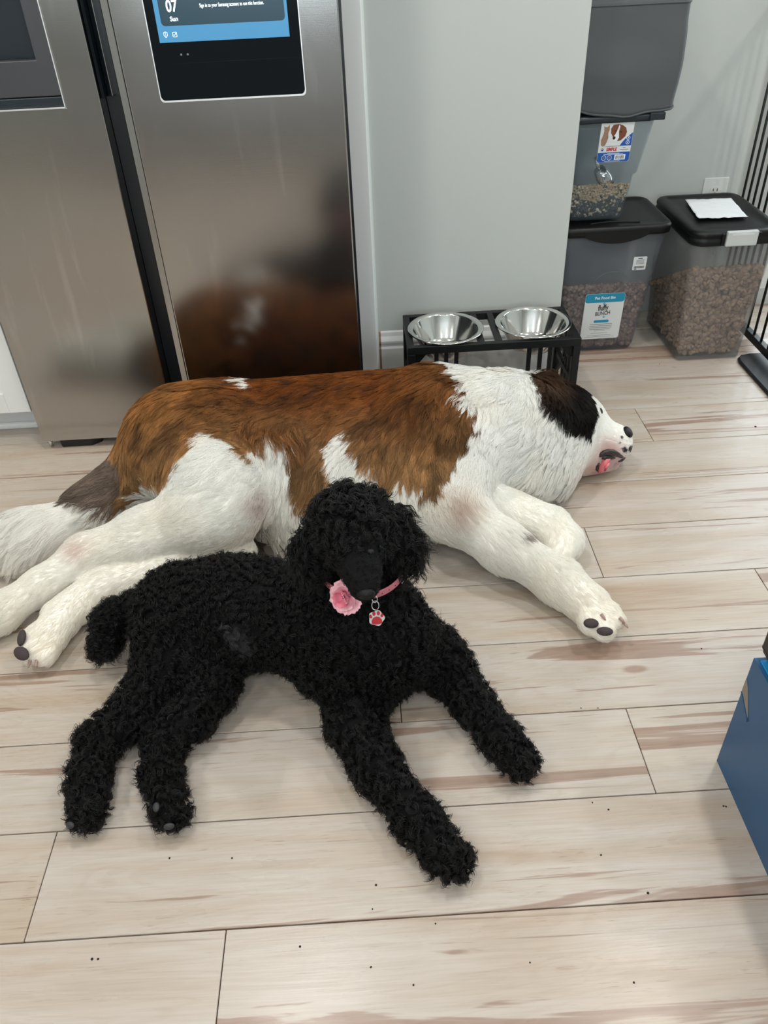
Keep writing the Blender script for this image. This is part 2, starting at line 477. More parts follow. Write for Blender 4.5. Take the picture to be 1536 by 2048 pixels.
# fridge enclosure panel, caulk strip and baseboard
structure('trim_1', box(-.012, .038, 2.235, 2.74, 0, CEIL), M['trim'], 'white end panel beside the fridge')
structure('trim_2', box(.038, .0465, 2.240, 2.26, 0, CEIL), M['trim_strip'], 'thin white strip where the panel meets the wall')
def base_profile(bm, xa, xb, yw):
    prof = [(0, 0), (.014, 0), (.014, .112), (.010, .118), (.010, .124), (.013, .130), (.013, .136), (.006, .150), (.004, .162), (0, .166)]
    rings = [[(x, yw - d, z) for d, z in prof] for x in (xa, xb)]
    return loft(bm, rings)
bb = structure('baseboard_center', base_profile(bmesh.new(), WX0 + .008, WX1 + .001, WY), M['trim'], 'white moulded baseboard on the short grey wall')
sub('raw_end', base_profile(bmesh.new(), WX0 + .002, WX0 + .0078, WY + .001), M['wood_edge'], bb)

# ceiling lights
for i, (lx, ly) in enumerate(LAMPS):
    e = empty('recessed_light', (lx, ly, CEIL), 'round recessed ceiling light ' + LAMP_AT[i], 'ceiling light', 'recessed ceiling lights')
    bm = bmesh.new(); lathe(bm, [(.095, -.001), (.095, -.006), (.07, -.008), (.07, -.001)], (lx, ly, CEIL), 24)
    obj('ring', bm, M['whiteplastic'], e, smooth=True)
    bm = bmesh.new(); lathe(bm, [(.07, -.003), (0, -.003)], (lx, ly, CEIL), 24)
    obj('lens', bm, M['lampglow'], e)
    ld = bpy.data.lights.new('lamp', 'AREA'); ld.shape = 'DISK'; ld.size = .16; ld.energy = LAMP_W; ld.color = LAMP_COL[:3]
    lo = bpy.data.objects.new('lamp', ld); link(lo, e); lo.location = (lx, ly, CEIL - .012)

# ---------------------------------------------------------------- fridge
FY = 1.94
fx0, fxm0, fxm1, fx1 = -.925, -.543, -.500, -.012
fr = empty('refrigerator', ((fx0 + fx1) / 2, FY, 0), 'brushed steel double-door refrigerator with blue touchscreen behind the sleeping dog', 'refrigerator')
obj('body', box(fx0 + .01, fx1 - .004, FY + .075, 2.70, .03, 1.78), M['fdark'], fr, bevel=.004)
ZB, ZT = .029, 1.80
# left door with dispenser opening
ox0, ox1, oz0, oz1 = -.880, -.6215, .8745, 1.32
bm = bmesh.new()
def door_with_hole(bm, x0, x1, z0, z1, hx0, hx1, hz0, hz1, ya, yb):
    xs = [x0, hx0, hx1, x1]; zs = [z0, hz0, hz1, z1]
    grid = {}
    for s, y in ((0, ya), (1, yb)):
        for i, x in enumerate(xs):
            for k, z in enumerate(zs): grid[s, i, k] = bm.verts.new((x, y, z))
    for s in (0, 1):
        for i in range(3):
            for k in range(3):
                if i == 1 and k == 1: continue
                bm.faces.new([grid[s, i, k], grid[s, i + 1, k], grid[s, i + 1, k + 1], grid[s, i, k + 1]])
    def wall(a, b): bm.faces.new([grid[0, a[0], a[1]], grid[0, b[0], b[1]], grid[1, b[0], b[1]], grid[1, a[0], a[1]]])
    for i in range(3): wall((i, 0), (i + 1, 0)); wall((i, 3), (i + 1, 3)); wall((0, i), (0, i + 1)); wall((3, i), (3, i + 1))
    wall((1, 1), (2, 1)); wall((1, 2), (2, 2)); wall((1, 1), (1, 2)); wall((2, 1), (2, 2))
    return bm
door_a = obj('door', door_with_hole(bmesh.new(), fx0, fxm0, ZB, ZT, ox0, ox1, oz0, oz1, FY, FY + .07), M['steel'], fr, bevel=.003)
door_a['label'] = 'left steel door with ice dispenser'
sub('dispenser_surround', door_with_hole(bmesh.new(), ox0 + .0005, ox1 - .003, oz0 + .022, oz1 - .001, ox0 + .03, -.660, .966, 1.28, FY + .004, FY + .03), M['dispenser'], door_a, bevel=.002)
sub('dispenser_recess', box(ox0 + .02, -.64, FY + .045, FY + .05, .95, 1.29), M['dispenser_in'], door_a)
sub('drip_tray', box(ox0 + .001, ox1 - .003, FY + .003, FY + .03, oz0 + .001, oz0 + .0205), M['dispenser_in'], door_a, bevel=.002)
sub('bezel', bx(bx(bmesh.new(), ox0, ox1, FY - .0012, FY + .003, oz0 - .0025, oz0 + .0006), ox1 - .0016, ox1 + .0006, FY - .0012, FY + .003, oz0, oz1), M['brightmetal'], door_a)
# right door
door_b = obj('door', box(-.482, fx1, FY, FY + .07, ZB, ZT), M['steel'], fr, bevel=.003)
door_b['label'] = 'right steel door with touchscreen'
sub('door_edge', loft(bmesh.new(), [[(-.4828, FY + .002, z), (-.4828, FY + .07, z), (-.502, FY + .07, z), (-.502, FY + .012, z)] for z in (ZB, ZT)]), M['steel'], door_b, bevel=.002)
obj('centre_recess', box(fxm0 + .001, -.5025, FY + .05, FY + .074, ZB, ZT), M['fdark'], fr)
obj('side_gap_shade', box(fx1 + .0005, fx1 + .006, FY + .02, FY + .07, ZB, ZT), M['fdark'], fr)  # dark strip standing in for the shadow gap at the door edge
obj('grip_insert', bx(box(fxm0 + .001, fxm0 + .008, FY + .012, FY + .05, .885, ZT), fxm0 + .008, -.5205, FY + .040, FY + .05, .885, ZT), M['glassblack'], fr, bevel=.001)
obj('grip_trim', box(-.5208, -.5195, FY + .022, FY + .05, .888, ZT), M['chrome'], fr)
# bottom
obj('base_grille', box(fx0 + .02, fx1 - .01, FY + .05, FY + .075, .008, .028), M['fdark'], fr)
for lx in (fx0 + .045, -.2):
    bm = bmesh.new()
    loft(bm, [[(lx + x, FY + y, z) for x, y in ((0, .012), (.085, .012), (.11, .03), (.11, .07), (-.01, .07), (-.01, .03))] for z in (.0, .026)])
    obj('leveling_foot', bm, M['fdark'], fr, bevel=.003)
bm = bmesh.new(); tube(bm, [(fx0 + .012, FY + .02, .003), (fx0 + .012, FY + .02, .03)], .006)
obj('hinge_pin', bm, M['chrome'], fr, smooth=True)
# touchscreen
def outline(fr_, pts, w, h0, h1):
    bm = bmesh.new(); n = len(pts)
    c = (sum(p[0] for p in pts) / n, sum(p[1] for p in pts) / n)
    inn = [((x - c[0]) * (1 - w) + c[0], (y - c[1]) * (1 - w) + c[1]) for x, y in pts]
    A = [bm.verts.new(fr_.p(x, y, h1)) for x, y in pts]; B = [bm.verts.new(fr_.p(x, y, h1)) for x, y in inn]
    C = [bm.verts.new(fr_.p(x, y, h0)) for x, y in pts]; D = [bm.verts.new(fr_.p(x, y, h0)) for x, y in inn]
    for k in range(n):
        q = (k + 1) % n
        for a, b in ((A, B), (C, A), (B, D), (D, C)): bm.faces.new((a[k], a[q], b[q], b[k]))
    return bm
F = Frame((-.253, FY, 0), (1, 0, 0), (0, 0, 1))
pan = sub('screen_panel', plate(F, rr2(-.157, .157, .8755, 1.50, .008), .0004, .0022), M['glassblack'], fr)
pan.matrix_parent_inverse = Matrix.Translation(fr.location).inverted()
sub('panel_bezel', outline(F, rr2(-.1592, .1592, .8733, 1.502, .009), .0135, .0001, .0026), M['brightmetal'], pan)
sub('lower_glass', plate(F, rr2(-.1555, .1555, .877, .947, .007), .0023, .0027), M['glassblack'], pan)
sub('display', plate(F, [(-.138, .986), (.135, .986), (.135, 1.47), (-.138, 1.47)], .0023, .0026), M['screen'], pan)
sub('notice_card', plate(F, rr2(-.128, .129, 1.0155, 1.42, .008), .0027, .003), M['screencard'], pan)
text('date_numeral', '07', F, -.101, 1.0495, .0032, .029, M['screentext'], pan, 'CENTER', xs=.8, bold=.0006)
text('weekday', 'Sun', F, -.100, 1.0275, .0032, .0115, M['screentext'], pan, 'CENTER', bold=.0002)
text('notice', 'Sign in to your Samsung account to use this function.', F, -.044, 1.0485, .0032, .0095, M['screentext'], pan, 'LEFT', xs=.65, bold=.00005)
sub('shield_icon', outline(F, [(-.127, 1.0045), (-.123, 1.006), (-.119, 1.0045), (-.119, .999), (-.123, .9945), (-.127, .999)], .18, .0027, .0029), M['screentext'], pan)
text('shield_mark', '!', F, -.123, 1.0005, .0029, .008, M['screentext'], pan, 'CENTER')
sub('check_icon', outline(F, rr2(-.1085, -.0995, .9955, 1.0045, .0015), .16, .0027, .0029), M['screentext'], pan)
sub('check_mark', plate(F, [(-.1065, 1.0), (-.1045, .9978), (-.1013, 1.0022), (-.1018, 1.0027), (-.1045, .9990), (-.1060, 1.0005)], .0027, .0029), M['screentext'], pan)
for dx in (-.098, -.084):
    sub('sensor', plate(F, ell(dx, .963, .0022, .0022, 10), .0023, .0026), M['inkgrey'], pan)

# white cabinet left of the fridge
cb = empty('base_cabinet', (-1.5, 2.0, 0), 'white base cabinet beside the left of the refrigerator', 'cabinet')
obj('carcass', box(-2.2, -.945, 2.03, 2.7, .09, .88), M['cab'], cb)
obj('toe_kick', box(-2.2, -.945, 2.085, 2.7, 0, .09), M['trim'], cb)
obj('toe_moulding', box(-2.2, -.945, 2.068, 2.085, 0, .02), M['trim'], cb, bevel=.006)
for a, b in ((-1.56, -.955), (-2.19, -1.575)):
    d = obj('door', box(a, b, 2.008, 2.03, .095, .85), M['cab'], cb, bevel=.002)
    bm = bmesh.new()
    for q in ((a, a + .06, .095, .85), (b - .06, b, .095, .85), (a + .06, b - .06, .095, .155), (a + .06, b - .06, .79, .85)):
        bx(bm, q[0], q[1], 1.998, 2.0075, q[2], q[3])
    sub('door_rail', bm, M['cab'], d, bevel=.0015)
obj('worktop', box(-2.2, -.94, 1.98, 2.7, .88, .92), M['island'], cb, bevel=.003)
# ---------------------------------------------------------------- raised feeder and its two bowls
SZ = .245
sx0, sx1, sy0, sy1 = .118, .592, 1.962, 2.180
st = empty('feeding_stand', ((sx0 + sx1) / 2, (sy0 + sy1) / 2, 0), 'black metal raised dog feeding stand against the grey wall', 'feeding stand')
bw = .021
obj('front_rail', box(sx0, sx1, sy0, sy0 + .016, SZ - .022, SZ), M['blackmetal'], st, bevel=.0015)
obj('back_rail', box(sx0, sx1, sy1 - .016, sy1, SZ - .022, SZ), M['blackmetal'], st, bevel=.0015)
for a in (sx0, sx1 - .018):
    obj('side_rail', box(a, a + .018, sy0 + .0165, sy1 - .0165, SZ - .02, SZ - .0004), M['blackmetal'], st, bevel=.0015)
for cx in (.3215, .3700):
    obj('cross_bar', box(cx - .0085, cx + .0085, sy0 + .0165, sy1 - .0165, SZ - .014, SZ - .0008), M['blackmetal'], st, bevel=.001)
for x in (sx0, sx1 - .02):
    for y in (sy0, sy1 - .018):
        obj('leg', box(x, x + .02, y, y + .018, 0, SZ - .0225), M['blackmetal'], st, bevel=.0015)
# gussets under the front corners
for x, s in ((sx0 + .0205, 1), (sx1 - .0205, -1)):
    fr_ = Frame((x, sy0 + .012, SZ - .0226), (s, 0, 0), (0, 0, 1))
    obj('gusset', plate(fr_, [(0, 0), (.034, 0), (.006, -.034), (0, -.034)] if s > 0 else [(0, 0), (0, -.034), (.006, -.034), (.034, 0)], -.003, .003), M['blackmetal'], st)
for x in (.1965, .2235, .2515, .4520, .4830, .5105, .5185):
    if x > .515: continue
    obj('front_bar', box(x - .0055, x + .0055, sy0 + .004, sy0 + .012, .035, SZ - .0225), M['blackmetal'], st)
for y in (2.03, 2.06, 2.09):
    for x in (sx0 + .009, sx1 - .009):
        obj('side_bar', box(x - .004, x + .004, y - .005, y + .005, .035, SZ - .0205), M['blackmetal'], st)
obj('lower_rail', box(sx0 + .0205, sx1 - .0205, sy0 + .002, sy0 + .014, .02, .0345), M['blackmetal'], st)
for x in (sx0 + .009, sx1 - .009):
    obj('lower_side_rail', box(x - .006, x + .006, sy0 + .0185, sy1 - .0185, .1, .1145), M['blackmetal'], st)
    bm = bmesh.new(); beam(bm, (x, sy0 + .02, SZ - .03), (x, sy1 - .022, .05), .008, .010)
    obj('brace', bm, M['blackmetal'], st)

def bowl(cx, cy, label):
    e = empty('steel_bowl', (cx, cy, SZ), label, 'bowl', 'steel bowls in the feeding stand')
    prof = [(0, -.069), (.052, -.069), (.060, -.066), (.066, -.058), (.088, -.006), (.0905, -.001), (.092, .0025), (.1035, .0045), (.1065, .003), (.1068, .0012), (.104, .0016), (.0935, .0006),
            (.0895, -.008), (.068, -.060), (.061, -.069), (.053, -.0725), (0, -.0725)]
    obj('basin', lathe(bmesh.new(), [(r, z + .0035) for r, z in prof], (cx, cy, SZ), 64), M['bowl_steel'], e, smooth=True)
    return e
bowl(.2315, 2.064, 'shallow steel dog bowl left in the black stand, nearer the fridge')
bowl(.4800, 2.072, 'steel dog bowl right in the black stand, nearer the food bins')

# ---------------------------------------------------------------- pet food bins
def pieces(name, centres, sizes, rots, mat, label, cat, flat=.45, seed=1, group=None):
    """many small kibble pieces joined into one mesh"""
    rs = np.random.RandomState(seed)
    base = [(0, 0, 1)]
    for th in (60, 115):
        for k in range(7): base.append((math.sin(R(th)) * math.cos(2 * math.pi * (k + .3 * (th > 100)) / 7), math.sin(R(th)) * math.sin(2 * math.pi * (k + .3 * (th > 100)) / 7), math.cos(R(th))))
    base.append((0, 0, -1)); base = np.array(base)
    fc = [(0, 1 + k, 1 + (k + 1) % 7) for k in range(7)] + [(15, 8 + (k + 1) % 7, 8 + k) for k in range(7)]
    fc += [(1 + k, 8 + k, 8 + (k + 1) % 7) for k in range(7)] + [(1 + k, 8 + (k + 1) % 7, 1 + (k + 1) % 7) for k in range(7)]
    fc = np.array(fc)
    n = len(centres)
    ang = rots
    V = np.repeat(base[None], n, 0) * (np.array([1, 1, flat]) * (1 + .12 * rs.randn(n, 1, 3)))
    for ax, a in ((0, ang[:, 0]), (1, ang[:, 1]), (2, ang[:, 2])):
        c, s = np.cos(a)[:, None], np.sin(a)[:, None]
        i, j = [(1, 2), (2, 0), (0, 1)][ax]
        u, v = V[..., i].copy(), V[..., j].copy()
        V[..., i] = c * u - s * v; V[..., j] = s * u + c * v
    V = V * sizes[:, None, None] + centres[:, None, :]
    Fc = (fc[None] + 16 * np.arange(n)[:, None, None]).reshape(-1, 3)
    me = bpy.data.meshes.new(name)
    V = V.reshape(-1, 3)
    me.vertices.add(len(V)); me.vertices.foreach_set('co', V.ravel())
    me.loops.add(Fc.size); me.loops.foreach_set('vertex_index', Fc.ravel())
    me.polygons.add(len(Fc)); me.polygons.foreach_set('loop_start', np.arange(0, Fc.size, 3)); me.polygons.foreach_set('loop_total', np.full(len(Fc), 3))
    me.update(); me.validate()
    me.polygons.foreach_set('use_smooth', [True] * len(me.polygons))
    mats = mat if isinstance(mat, list) else [mat]
    for m in mats: me.materials.append(m)
    if len(mats) > 1:
        pick = rs.choice(len(mats), n, p=MIXP)
        me.polygons.foreach_set('material_index', np.repeat(pick, len(fc)))
    o = bpy.data.objects.new(name, me); COL.objects.link(o)
    return tag(o, label, cat, kind='stuff')

class Bin:
    """a tapering bin: size and centre at height z by linear blend"""
    def __init__(s, z0, z1, a, b, r0, r1):        # a, b = (x0, x1, y0, y1) at bottom and top
        s.z0, s.z1, s.a, s.b, s.r0, s.r1 = z0, z1, np.array(a), np.array(b), r0, r1
    def rect(s, z, inset=0):
        t = (z - s.z0) / (s.z1 - s.z0); q = s.a * (1 - t) + s.b * t
        return q + np.array([inset, -inset, inset, -inset])
    def ring(s, z, inset=0, n=6):
        q = s.rect(z, inset); t = (z - s.z0) / (s.z1 - s.z0); r = max(.004, s.r0 * (1 - t) + s.r1 * t - inset)
        return [(x, y, z) for x, y in rrect((q[0] + q[1]) / 2, (q[2] + q[3]) / 2, q[1] - q[0], q[3] - q[2], r, n)]
    def shell(s, base_r=.012):
        bm = bmesh.new()
        rings = [s.ring(s.z0, base_r), s.ring(s.z0 + base_r * .3, base_r * .3), s.ring(s.z0 + base_r, 0)]
        for k in range(1, 6): rings.append(s.ring(s.z0 + base_r + (s.z1 - s.z0 - base_r) * k / 5))
        loft(bm, rings, True, False)
        return bm
    def front(s, z, x0):
        """drawing frame on the front wall; x measured from x0, y up the wall from height z"""
        qa, qb = s.rect(s.z0), s.rect(s.z1)
        v = Vector((0, qb[2] - qa[2], s.z1 - s.z0)).normalized()
        return Frame((x0, s.rect(z)[2], z), (1, 0, 0), v)
    def fill(s, ztop, n, size, seed, faces=('front', 'left', 'right', 'top'), inset=.004, layers=2.6):
        """pieces lying against the walls, a few layers deep, and over the top"""
        rs = np.random.RandomState(seed); out = []; rot = []
        w = {'front': 1.0, 'left': .8, 'right': .45, 'top': .7}
        tot = sum(w[f] for f in faces)
        for f in faces:
            for _ in range(int(n * w[f] / tot)):
                zi = s.z0 + .010 + size + (ztop - s.z0 - .010 - size) * rs.rand(); back = s.rect(zi)[2]
                d = inset + size * (.95 + layers * rs.rand() ** 1.7)
                t1 = rs.rand(); e = inset + size * 1.15
                if f == 'top':
                    q = s.rect(ztop, e); out.append((q[0] + (q[1] - q[0]) * t1, q[2] + (q[3] - q[2]) * rs.rand(), ztop - size * .6 + size * 1.2 * rs.rand())); out[-1] = (out[-1][0], out[-1][1], out[-1][2] - .52 * (out[-1][1] - q[2])); rot.append((rs.randn() * .5, rs.randn() * .5, 6.28 * rs.rand())); continue
                q = s.rect(zi, d); r = s.rect(zi, e)
                if f == 'front': out.append((r[0] + (r[1] - r[0]) * t1, q[2], zi)); rot.append((1.57 + rs.randn() * .8, rs.randn() * .7, rs.randn() * .5))
                elif f == 'left': yy = r[2] + (r[3] - r[2]) * t1; out.append((q[0], yy, min(zi, ztop - .52 * (yy - r[2])))); rot.append((rs.randn() * .6, 1.57 + rs.randn() * .8, 6.28 * rs.rand()))
                else: yy = r[2] + (r[3] - r[2]) * t1; out.append((q[1], yy, min(zi, ztop - .52 * (yy - r[2])))); rot.append((rs.randn() * .6, 1.57 + rs.randn() * .8, 6.28 * rs.rand()))
        return np.array(out), np.full(len(out), size) * (1 + .12 * np.random.RandomState(seed + 9).randn(len(out))), np.array(rot)

MIXP = [.6, .25, .15]
# --- bin with the large white label
B1 = Bin(0, .405, (.640, .886, 2.358, 2.56), (.605, .926, 2.330, 2.60), .03, .03)
b1 = empty('pet_food_bin', (.76, 2.46, 0), 'grey clear plastic pet food bin with black lid and a blue and white label', 'food bin')
obj('tub', B1.shell(.02), M['pp_a'], b1, smooth=True, solid=.002)
def lid_rings(cx, cy, w, d, r, zs):
    return [[(x, y, z) for x, y in rrect(cx, cy, w - 2 * i, d - 2 * i, max(.004, r - i), 6)] for z, i in zs]
q = B1.rect(.405)
c1 = ((q[0] + q[1]) / 2, (q[2] + q[3]) / 2, q[1] - q[0], q[3] - q[2])
l1 = obj('lid', loft(bmesh.new(), lid_rings(c1[0], c1[1], c1[2] + .022, c1[3] + .022, .04, [(.394, 0), (.413, -.001), (.419, .003), (.421, .008), (.421, .016), (.4165, .022), (.4165, .05)])), M['blackplastic'], b1, smooth=True)
# the lip that bows down at the front for the hand
bm = bmesh.new()
fy = c1[1] - c1[3] / 2 - .0125
pts = []
for k in range(13):
    t = k / 12; x = c1[0] - .095 + .19 * t
    pts.append((x, .394 - .022 * math.sin(math.pi * t) ** .8))
top = [(x, .408) for x, _ in reversed(pts)]
plate(Frame((0, fy + .004, 0), (1, 0, 0), (0, 0, 1)), [(x, z) for x, z in pts] + top, 0, .004, bm)
sub('lid_pull', bm, M['blackplastic'], l1, smooth=False)
bm = bmesh.new(); tube(bm, [(c1[0] - .07 + .15 * k / 10, c1[1] - c1[3] / 2 + .035 + .012 * (1 - (k / 5 - 1) ** 2), .4175) for k in range(11)], .003, 6)
sub('lid_ridge', bm, M['blackplastic'], l1, smooth=True)
# embossed arch on the tub
Fb = B1.front(.0, .766)
bm = bmesh.new(); tube(bm, [Fb.p(.012 + .075 * math.cos(R(a)), .195 + .085 * math.sin(R(a)), .001) for a in range(25, 175, 10)], .0016, 6)
obj('embossed_arch', bm, M['pp_c'], b1, smooth=True)
k1 = B1.fill(.225, 2600, .0085, 3, ('front', 'right', 'top'), .006)
pieces('kibble', *k1, [M['kibble_a'], M['kibble_c'], M['kibble_b']], 'small brown kibble filling the lower half of the labelled bin', 'kibble', .6, 4)
obj_k = obj('kibble_heap', loft(bmesh.new(), [B1.ring(.013, .040), B1.ring(.05, .036), B1.ring(.095, .036)]), M['kibble_a'], bpy.data.objects['kibble'], smooth=False)
# label: corners from the photograph (1170,590) (1248,582) (1235,673) (1163,683)
FL = B1.front(.050, .703)
FL.o = FL.o + FL.n * .0006
lab = obj('label', plate(FL, rr2(0, .125, 0, .158, .008), 0, .0006), M['label_white'], b1)
sub('label_band', plate(FL, rr2(.0006, .1244, .128, .1575, .0075), .0007, .0009), M['label_blue'], lab)
text('label_title', 'Pet Food Bin', FL, .0625, .143, .0011, .0125, M['inkwhite'], lab, 'CENTER', bold=.0003)
text('brand_word', 'fluffy', FL, .061, .109, .0011, .027, M['ink'], lab, 'CENTER', xs=.62, bold=.0006, rot=.06)
text('brand_word', 'BUNCH', FL, .062, .090, .0011, .0185, M['ink'], lab, 'CENTER', xs=.75, bold=.0002, rot=.1)
def paw(fr_, cx, cy, s, h0, h1):
    bm = bmesh.new()
    plate(fr_, ell(cx, cy - s * .25, s * .48, s * .36, 14), h0, h1, bm)
    for dx, dy, r in ((-.62, .12, .17), (-.24, .52, .19), (.24, .52, .19), (.62, .12, .17)):
        plate(fr_, ell(cx + dx * s, cy + dy * s, s * r, s * r * 1.35, 10), h0, h1, bm)
    return bm
sub('paw_mark', paw(FL, .062, .123, .0055, .0007, .0010), M['label_blue'], lab)
sub('paw_mark', paw(FL, .067, .0775, .0052, .0007, .0010), M['label_blue'], lab)
sub('label_pill', plate(FL, rr2(.037, .085, .058, .067, .004), .0007, .001), M['label_blue'], lab)
bm = bmesh.new()
for y, a, b in ((.0515, .026, .098), (.0455, .026, .098), (.0395, .024, .098), (.0335, .027, .093), (.0285, .042, .078), (.0205, .034, .086), (.0125, .020, .100), (.0070, .014, .110)):
    plate(FL, [(a, y), (b, y), (b, y + (.0016 if y > .03 else .0009)), (a, y + (.0016 if y > .03 else .0009))], .0007, .0009, bm)
sub('small_print', bm, M['inkgrey'], lab)
# price sticker
FS = B1.front(.280, .834); FS.o = FS.o + FS.n * .0006
stk = obj('price_sticker', plate(FS, rr2(0, .041, 0, .042, .003), 0, .0005), M['label_white'], b1)
bm = bmesh.new()
rb = random.Random(3); x = .005
while x < .036:
    w = rb.choice((.0006, .0010, .0014)); plate(FS, [(x, .006), (x + w, .006), (x + w, .0125), (x, .0125)], .0006, .0008, bm); x += w + rb.choice((.0006, .001))
for y in (.019, .023, .027, .031): plate(FS, [(.009, y), (.034, y), (.034, y + .001), (.009, y + .001)], .0006, .0008, bm)
plate(FS, [(.014, .0355), (.027, .0355), (.027, .038), (.014, .038)], .0006, .0008, bm)
plate(FS, [(.006, .002), (.013, .002), (.013, .0045), (.006, .0045)], .0006, .0008, bm)
sub('barcode', bm, M['ink'], stk)

# --- bin with the white latch
B2 = Bin(0, .405, (.997, 1.198, 2.262, 2.575), (.968, 1.222, 2.236, 2.592), .012, .035)
b2 = empty('pet_food_bin', (1.1, 2.42, 0), 'clear plastic pet food bin with black lid and pale latch by the gate', 'food bin')
obj('tub', B2.shell(.008), M['pp_b'], b2, smooth=True, solid=.002)
obj('base_band', loft(bmesh.new(), [B2.ring(.002, -.0012), B2.ring(.018, -.0012)], False, False), M['pp_b'], b2, smooth=True)
q = B2.rect(.405); c2 = ((q[0] + q[1]) / 2, (q[2] + q[3]) / 2, q[1] - q[0], q[3] - q[2])
l2 = obj('lid', loft(bmesh.new(), lid_rings(c2[0], c2[1], c2[2] + .016, c2[3] + .022, .045,
    [(.380, .003), (.384, 0), (.396, 0), (.400, .003), (.404, .003), (.407, .001), (.414, .001), (.419, .005), (.421, .011), (.4215, .028), (.4185, .033), (.4195, .06)])), M['blackplastic'], b2, smooth=True)
yf = c2[1] - c2[3] / 2 - .011
lat = obj('latch', box(1.052, 1.142, yf - .011, yf + .004, .381, .424), M['latch'], b2, bevel=.004, seg=3)
sub('latch_groove', box(1.066, 1.128, yf - .0113, yf - .0105, .4135, .4185), M['label_white'], lat)
for x in (1.040, 1.1435):
    obj('latch_mount', box(x, x + .0085, yf - .006, yf + .004, .384, .417), M['blackplastic'], b2, bevel=.002)
for x in (1.030, 1.165):
    F2 = B2.front(.352, x)
    obj('tub_rib', plate(F2, [(0, 0), (.004, 0), (.004, .03), (0, .03)], .0003, .003), M['pp_b'], b2)
k2 = B2.fill(.30, 3600, .0097, 7, ('front', 'left', 'right', 'top'), .004)
kb2 = pieces('kibble', *k2, [M['kibble_b'], M['kibble_a'], M['kibble_d']], 'round tan kibble discs filling the latched bin by the gate', 'kibble', .45, 8)
obj('kibble_heap', loft(bmesh.new(), [B2.ring(.010, .046), B2.ring(.06, .044), B2.ring(.125, .044)]), M['kibble_b'], kb2)
# sheet of paper on the lid
pc = [P(1370, 401, .424), P(1462, 398, .424), P(1496, 437, .424), P(1398, 441, .424)]
pc = [Vector(p) for p in pc]
bm = bmesh.new(); NX = 22
gv = {}
for i in range(NX + 1):
    for j in range(NX + 1):
        u, v = i / NX, j / NX
        p = (pc[0] * (1 - u) + pc[1] * u) * (1 - v) + (pc[3] * (1 - u) + pc[2] * u) * v
        z = .4252 + .0018 * (1 + mnoise.noise(Vector((u * 3, v * 7, .3)))) + .0012 * mnoise.noise(Vector((u * 9, v * 16, 2.1))) + .003 * max(0, v - .9) * 10 * (1 + mnoise.noise(Vector((u * 9, 0, 5))))
        gv[i, j] = bm.verts.new((p.x + .002 * mnoise.noise(Vector((v * 8, u, 1))), p.y + .0025 * mnoise.noise(Vector((u * 9, v, 3))), z))
for i in range(NX):
    for j in range(NX): bm.faces.new((gv[i, j], gv[i + 1, j], gv[i + 1, j + 1], gv[i, j + 1]))
tag(obj('paper_sheet', bm, M['paper'], smooth=True, solid=.0004), 'crumpled white sheet of paper lying on the latched black lid', 'paper')

# --- clear dispenser tub standing on the labelled bin
B3 = Bin(.4225, .708, (.625, .796, 2.375, 2.545), (.604, .846, 2.350, 2.575), .03, .03)
b3 = empty('cereal_tub', (.72, 2.46, .4225), 'clear plastic treat tub with a dog and cat label standing on the labelled bin', 'food tub')
bm = bmesh.new()
rings = [B3.ring(.4225, .012), B3.ring(.426, .004), B3.ring(.436, 0), B3.ring(.50, .002), B3.ring(.548, .006), B3.ring(.556, -.002)]
for z in (.60, .65, .708): rings.append(B3.ring(z, -.002))
loft(bm, rings, True, False)
obj('tub', bm, M['pp_c'], b3, smooth=True, solid=.002)
q = B3.rect(.705); c3 = ((q[0] + q[1]) / 2, (q[2] + q[3]) / 2, q[1] - q[0], q[3] - q[2])
obj('lid', loft(bmesh.new(), lid_rings(c3[0], c3[1], c3[2] + .012, c3[3] + .012, .036, [(.698, 0), (.713, 0), (.716, .004), (.716, .02)])), M['dispenser_in'], b3, smooth=True)
obj('latch', box(.820, .862, c3[1] - c3[3] / 2 - .012, c3[1] - c3[3] / 2 + .03, .700, .7195), M['dispenser_in'], b3, bevel=.003)
k3 = B3.fill(.524, 3900, .0042, 11, ('front', 'right', 'top'), .009, 3.0)
cz = k3[0][:, 2]; hi = cz > .483 + .008 * np.sin(k3[0][:, 0] * 60)
MIXP = [.80, .10, .10]
kb3 = pieces('treat_mix', k3[0][hi], k3[1][hi], k3[2][hi], [M['mix_tan'], M['mix_dark'], M['mix_pale']], 'tan crushed oat treat mix on top of the dark mix in the clear tub', 'treat mix', .5, 12)
MIXP = [.10, .80, .10]
lo_ = ~hi
sz = k3[1] * np.where(np.random.RandomState(4).rand(len(k3[1])) > .85, 1.6, 1.15)
kb4 = pieces('seed_mix', k3[0][lo_], sz[lo_], k3[2][lo_], [M['mix_tan'], M['mix_dark'], M['mix_pale']], 'dark seed and flake mix at the bottom of the clear tub', 'seed mix', .5, 13)
obj('mix_core', loft(bmesh.new(), [B3.ring(.436, .026), B3.ring(.442, .024), B3.ring(.450, .024)]), M['mix_dark'], kb4)
# metal scoop standing in the mix
sc_a, sc_b = Vector((.712, 2.40, .565)), Vector((.745, 2.405, .520))
bm = bmesh.new(); tube(bm, [sc_a, (sc_a + sc_b) / 2, sc_b], [.016, .022, .024], 16, True)
so = empty('scoop', (.73, 2.40, .52), 'small shiny metal scoop stuck in the treat mix of the clear tub', 'scoop')
obj('cup', bm, M['chrome'], so, smooth=True)
bm = bmesh.new(); tube(bm, [sc_a, sc_a + Vector((-.012, .012, .03))], .005, 8); obj('handle', bm, M['chrome'], so, smooth=True)
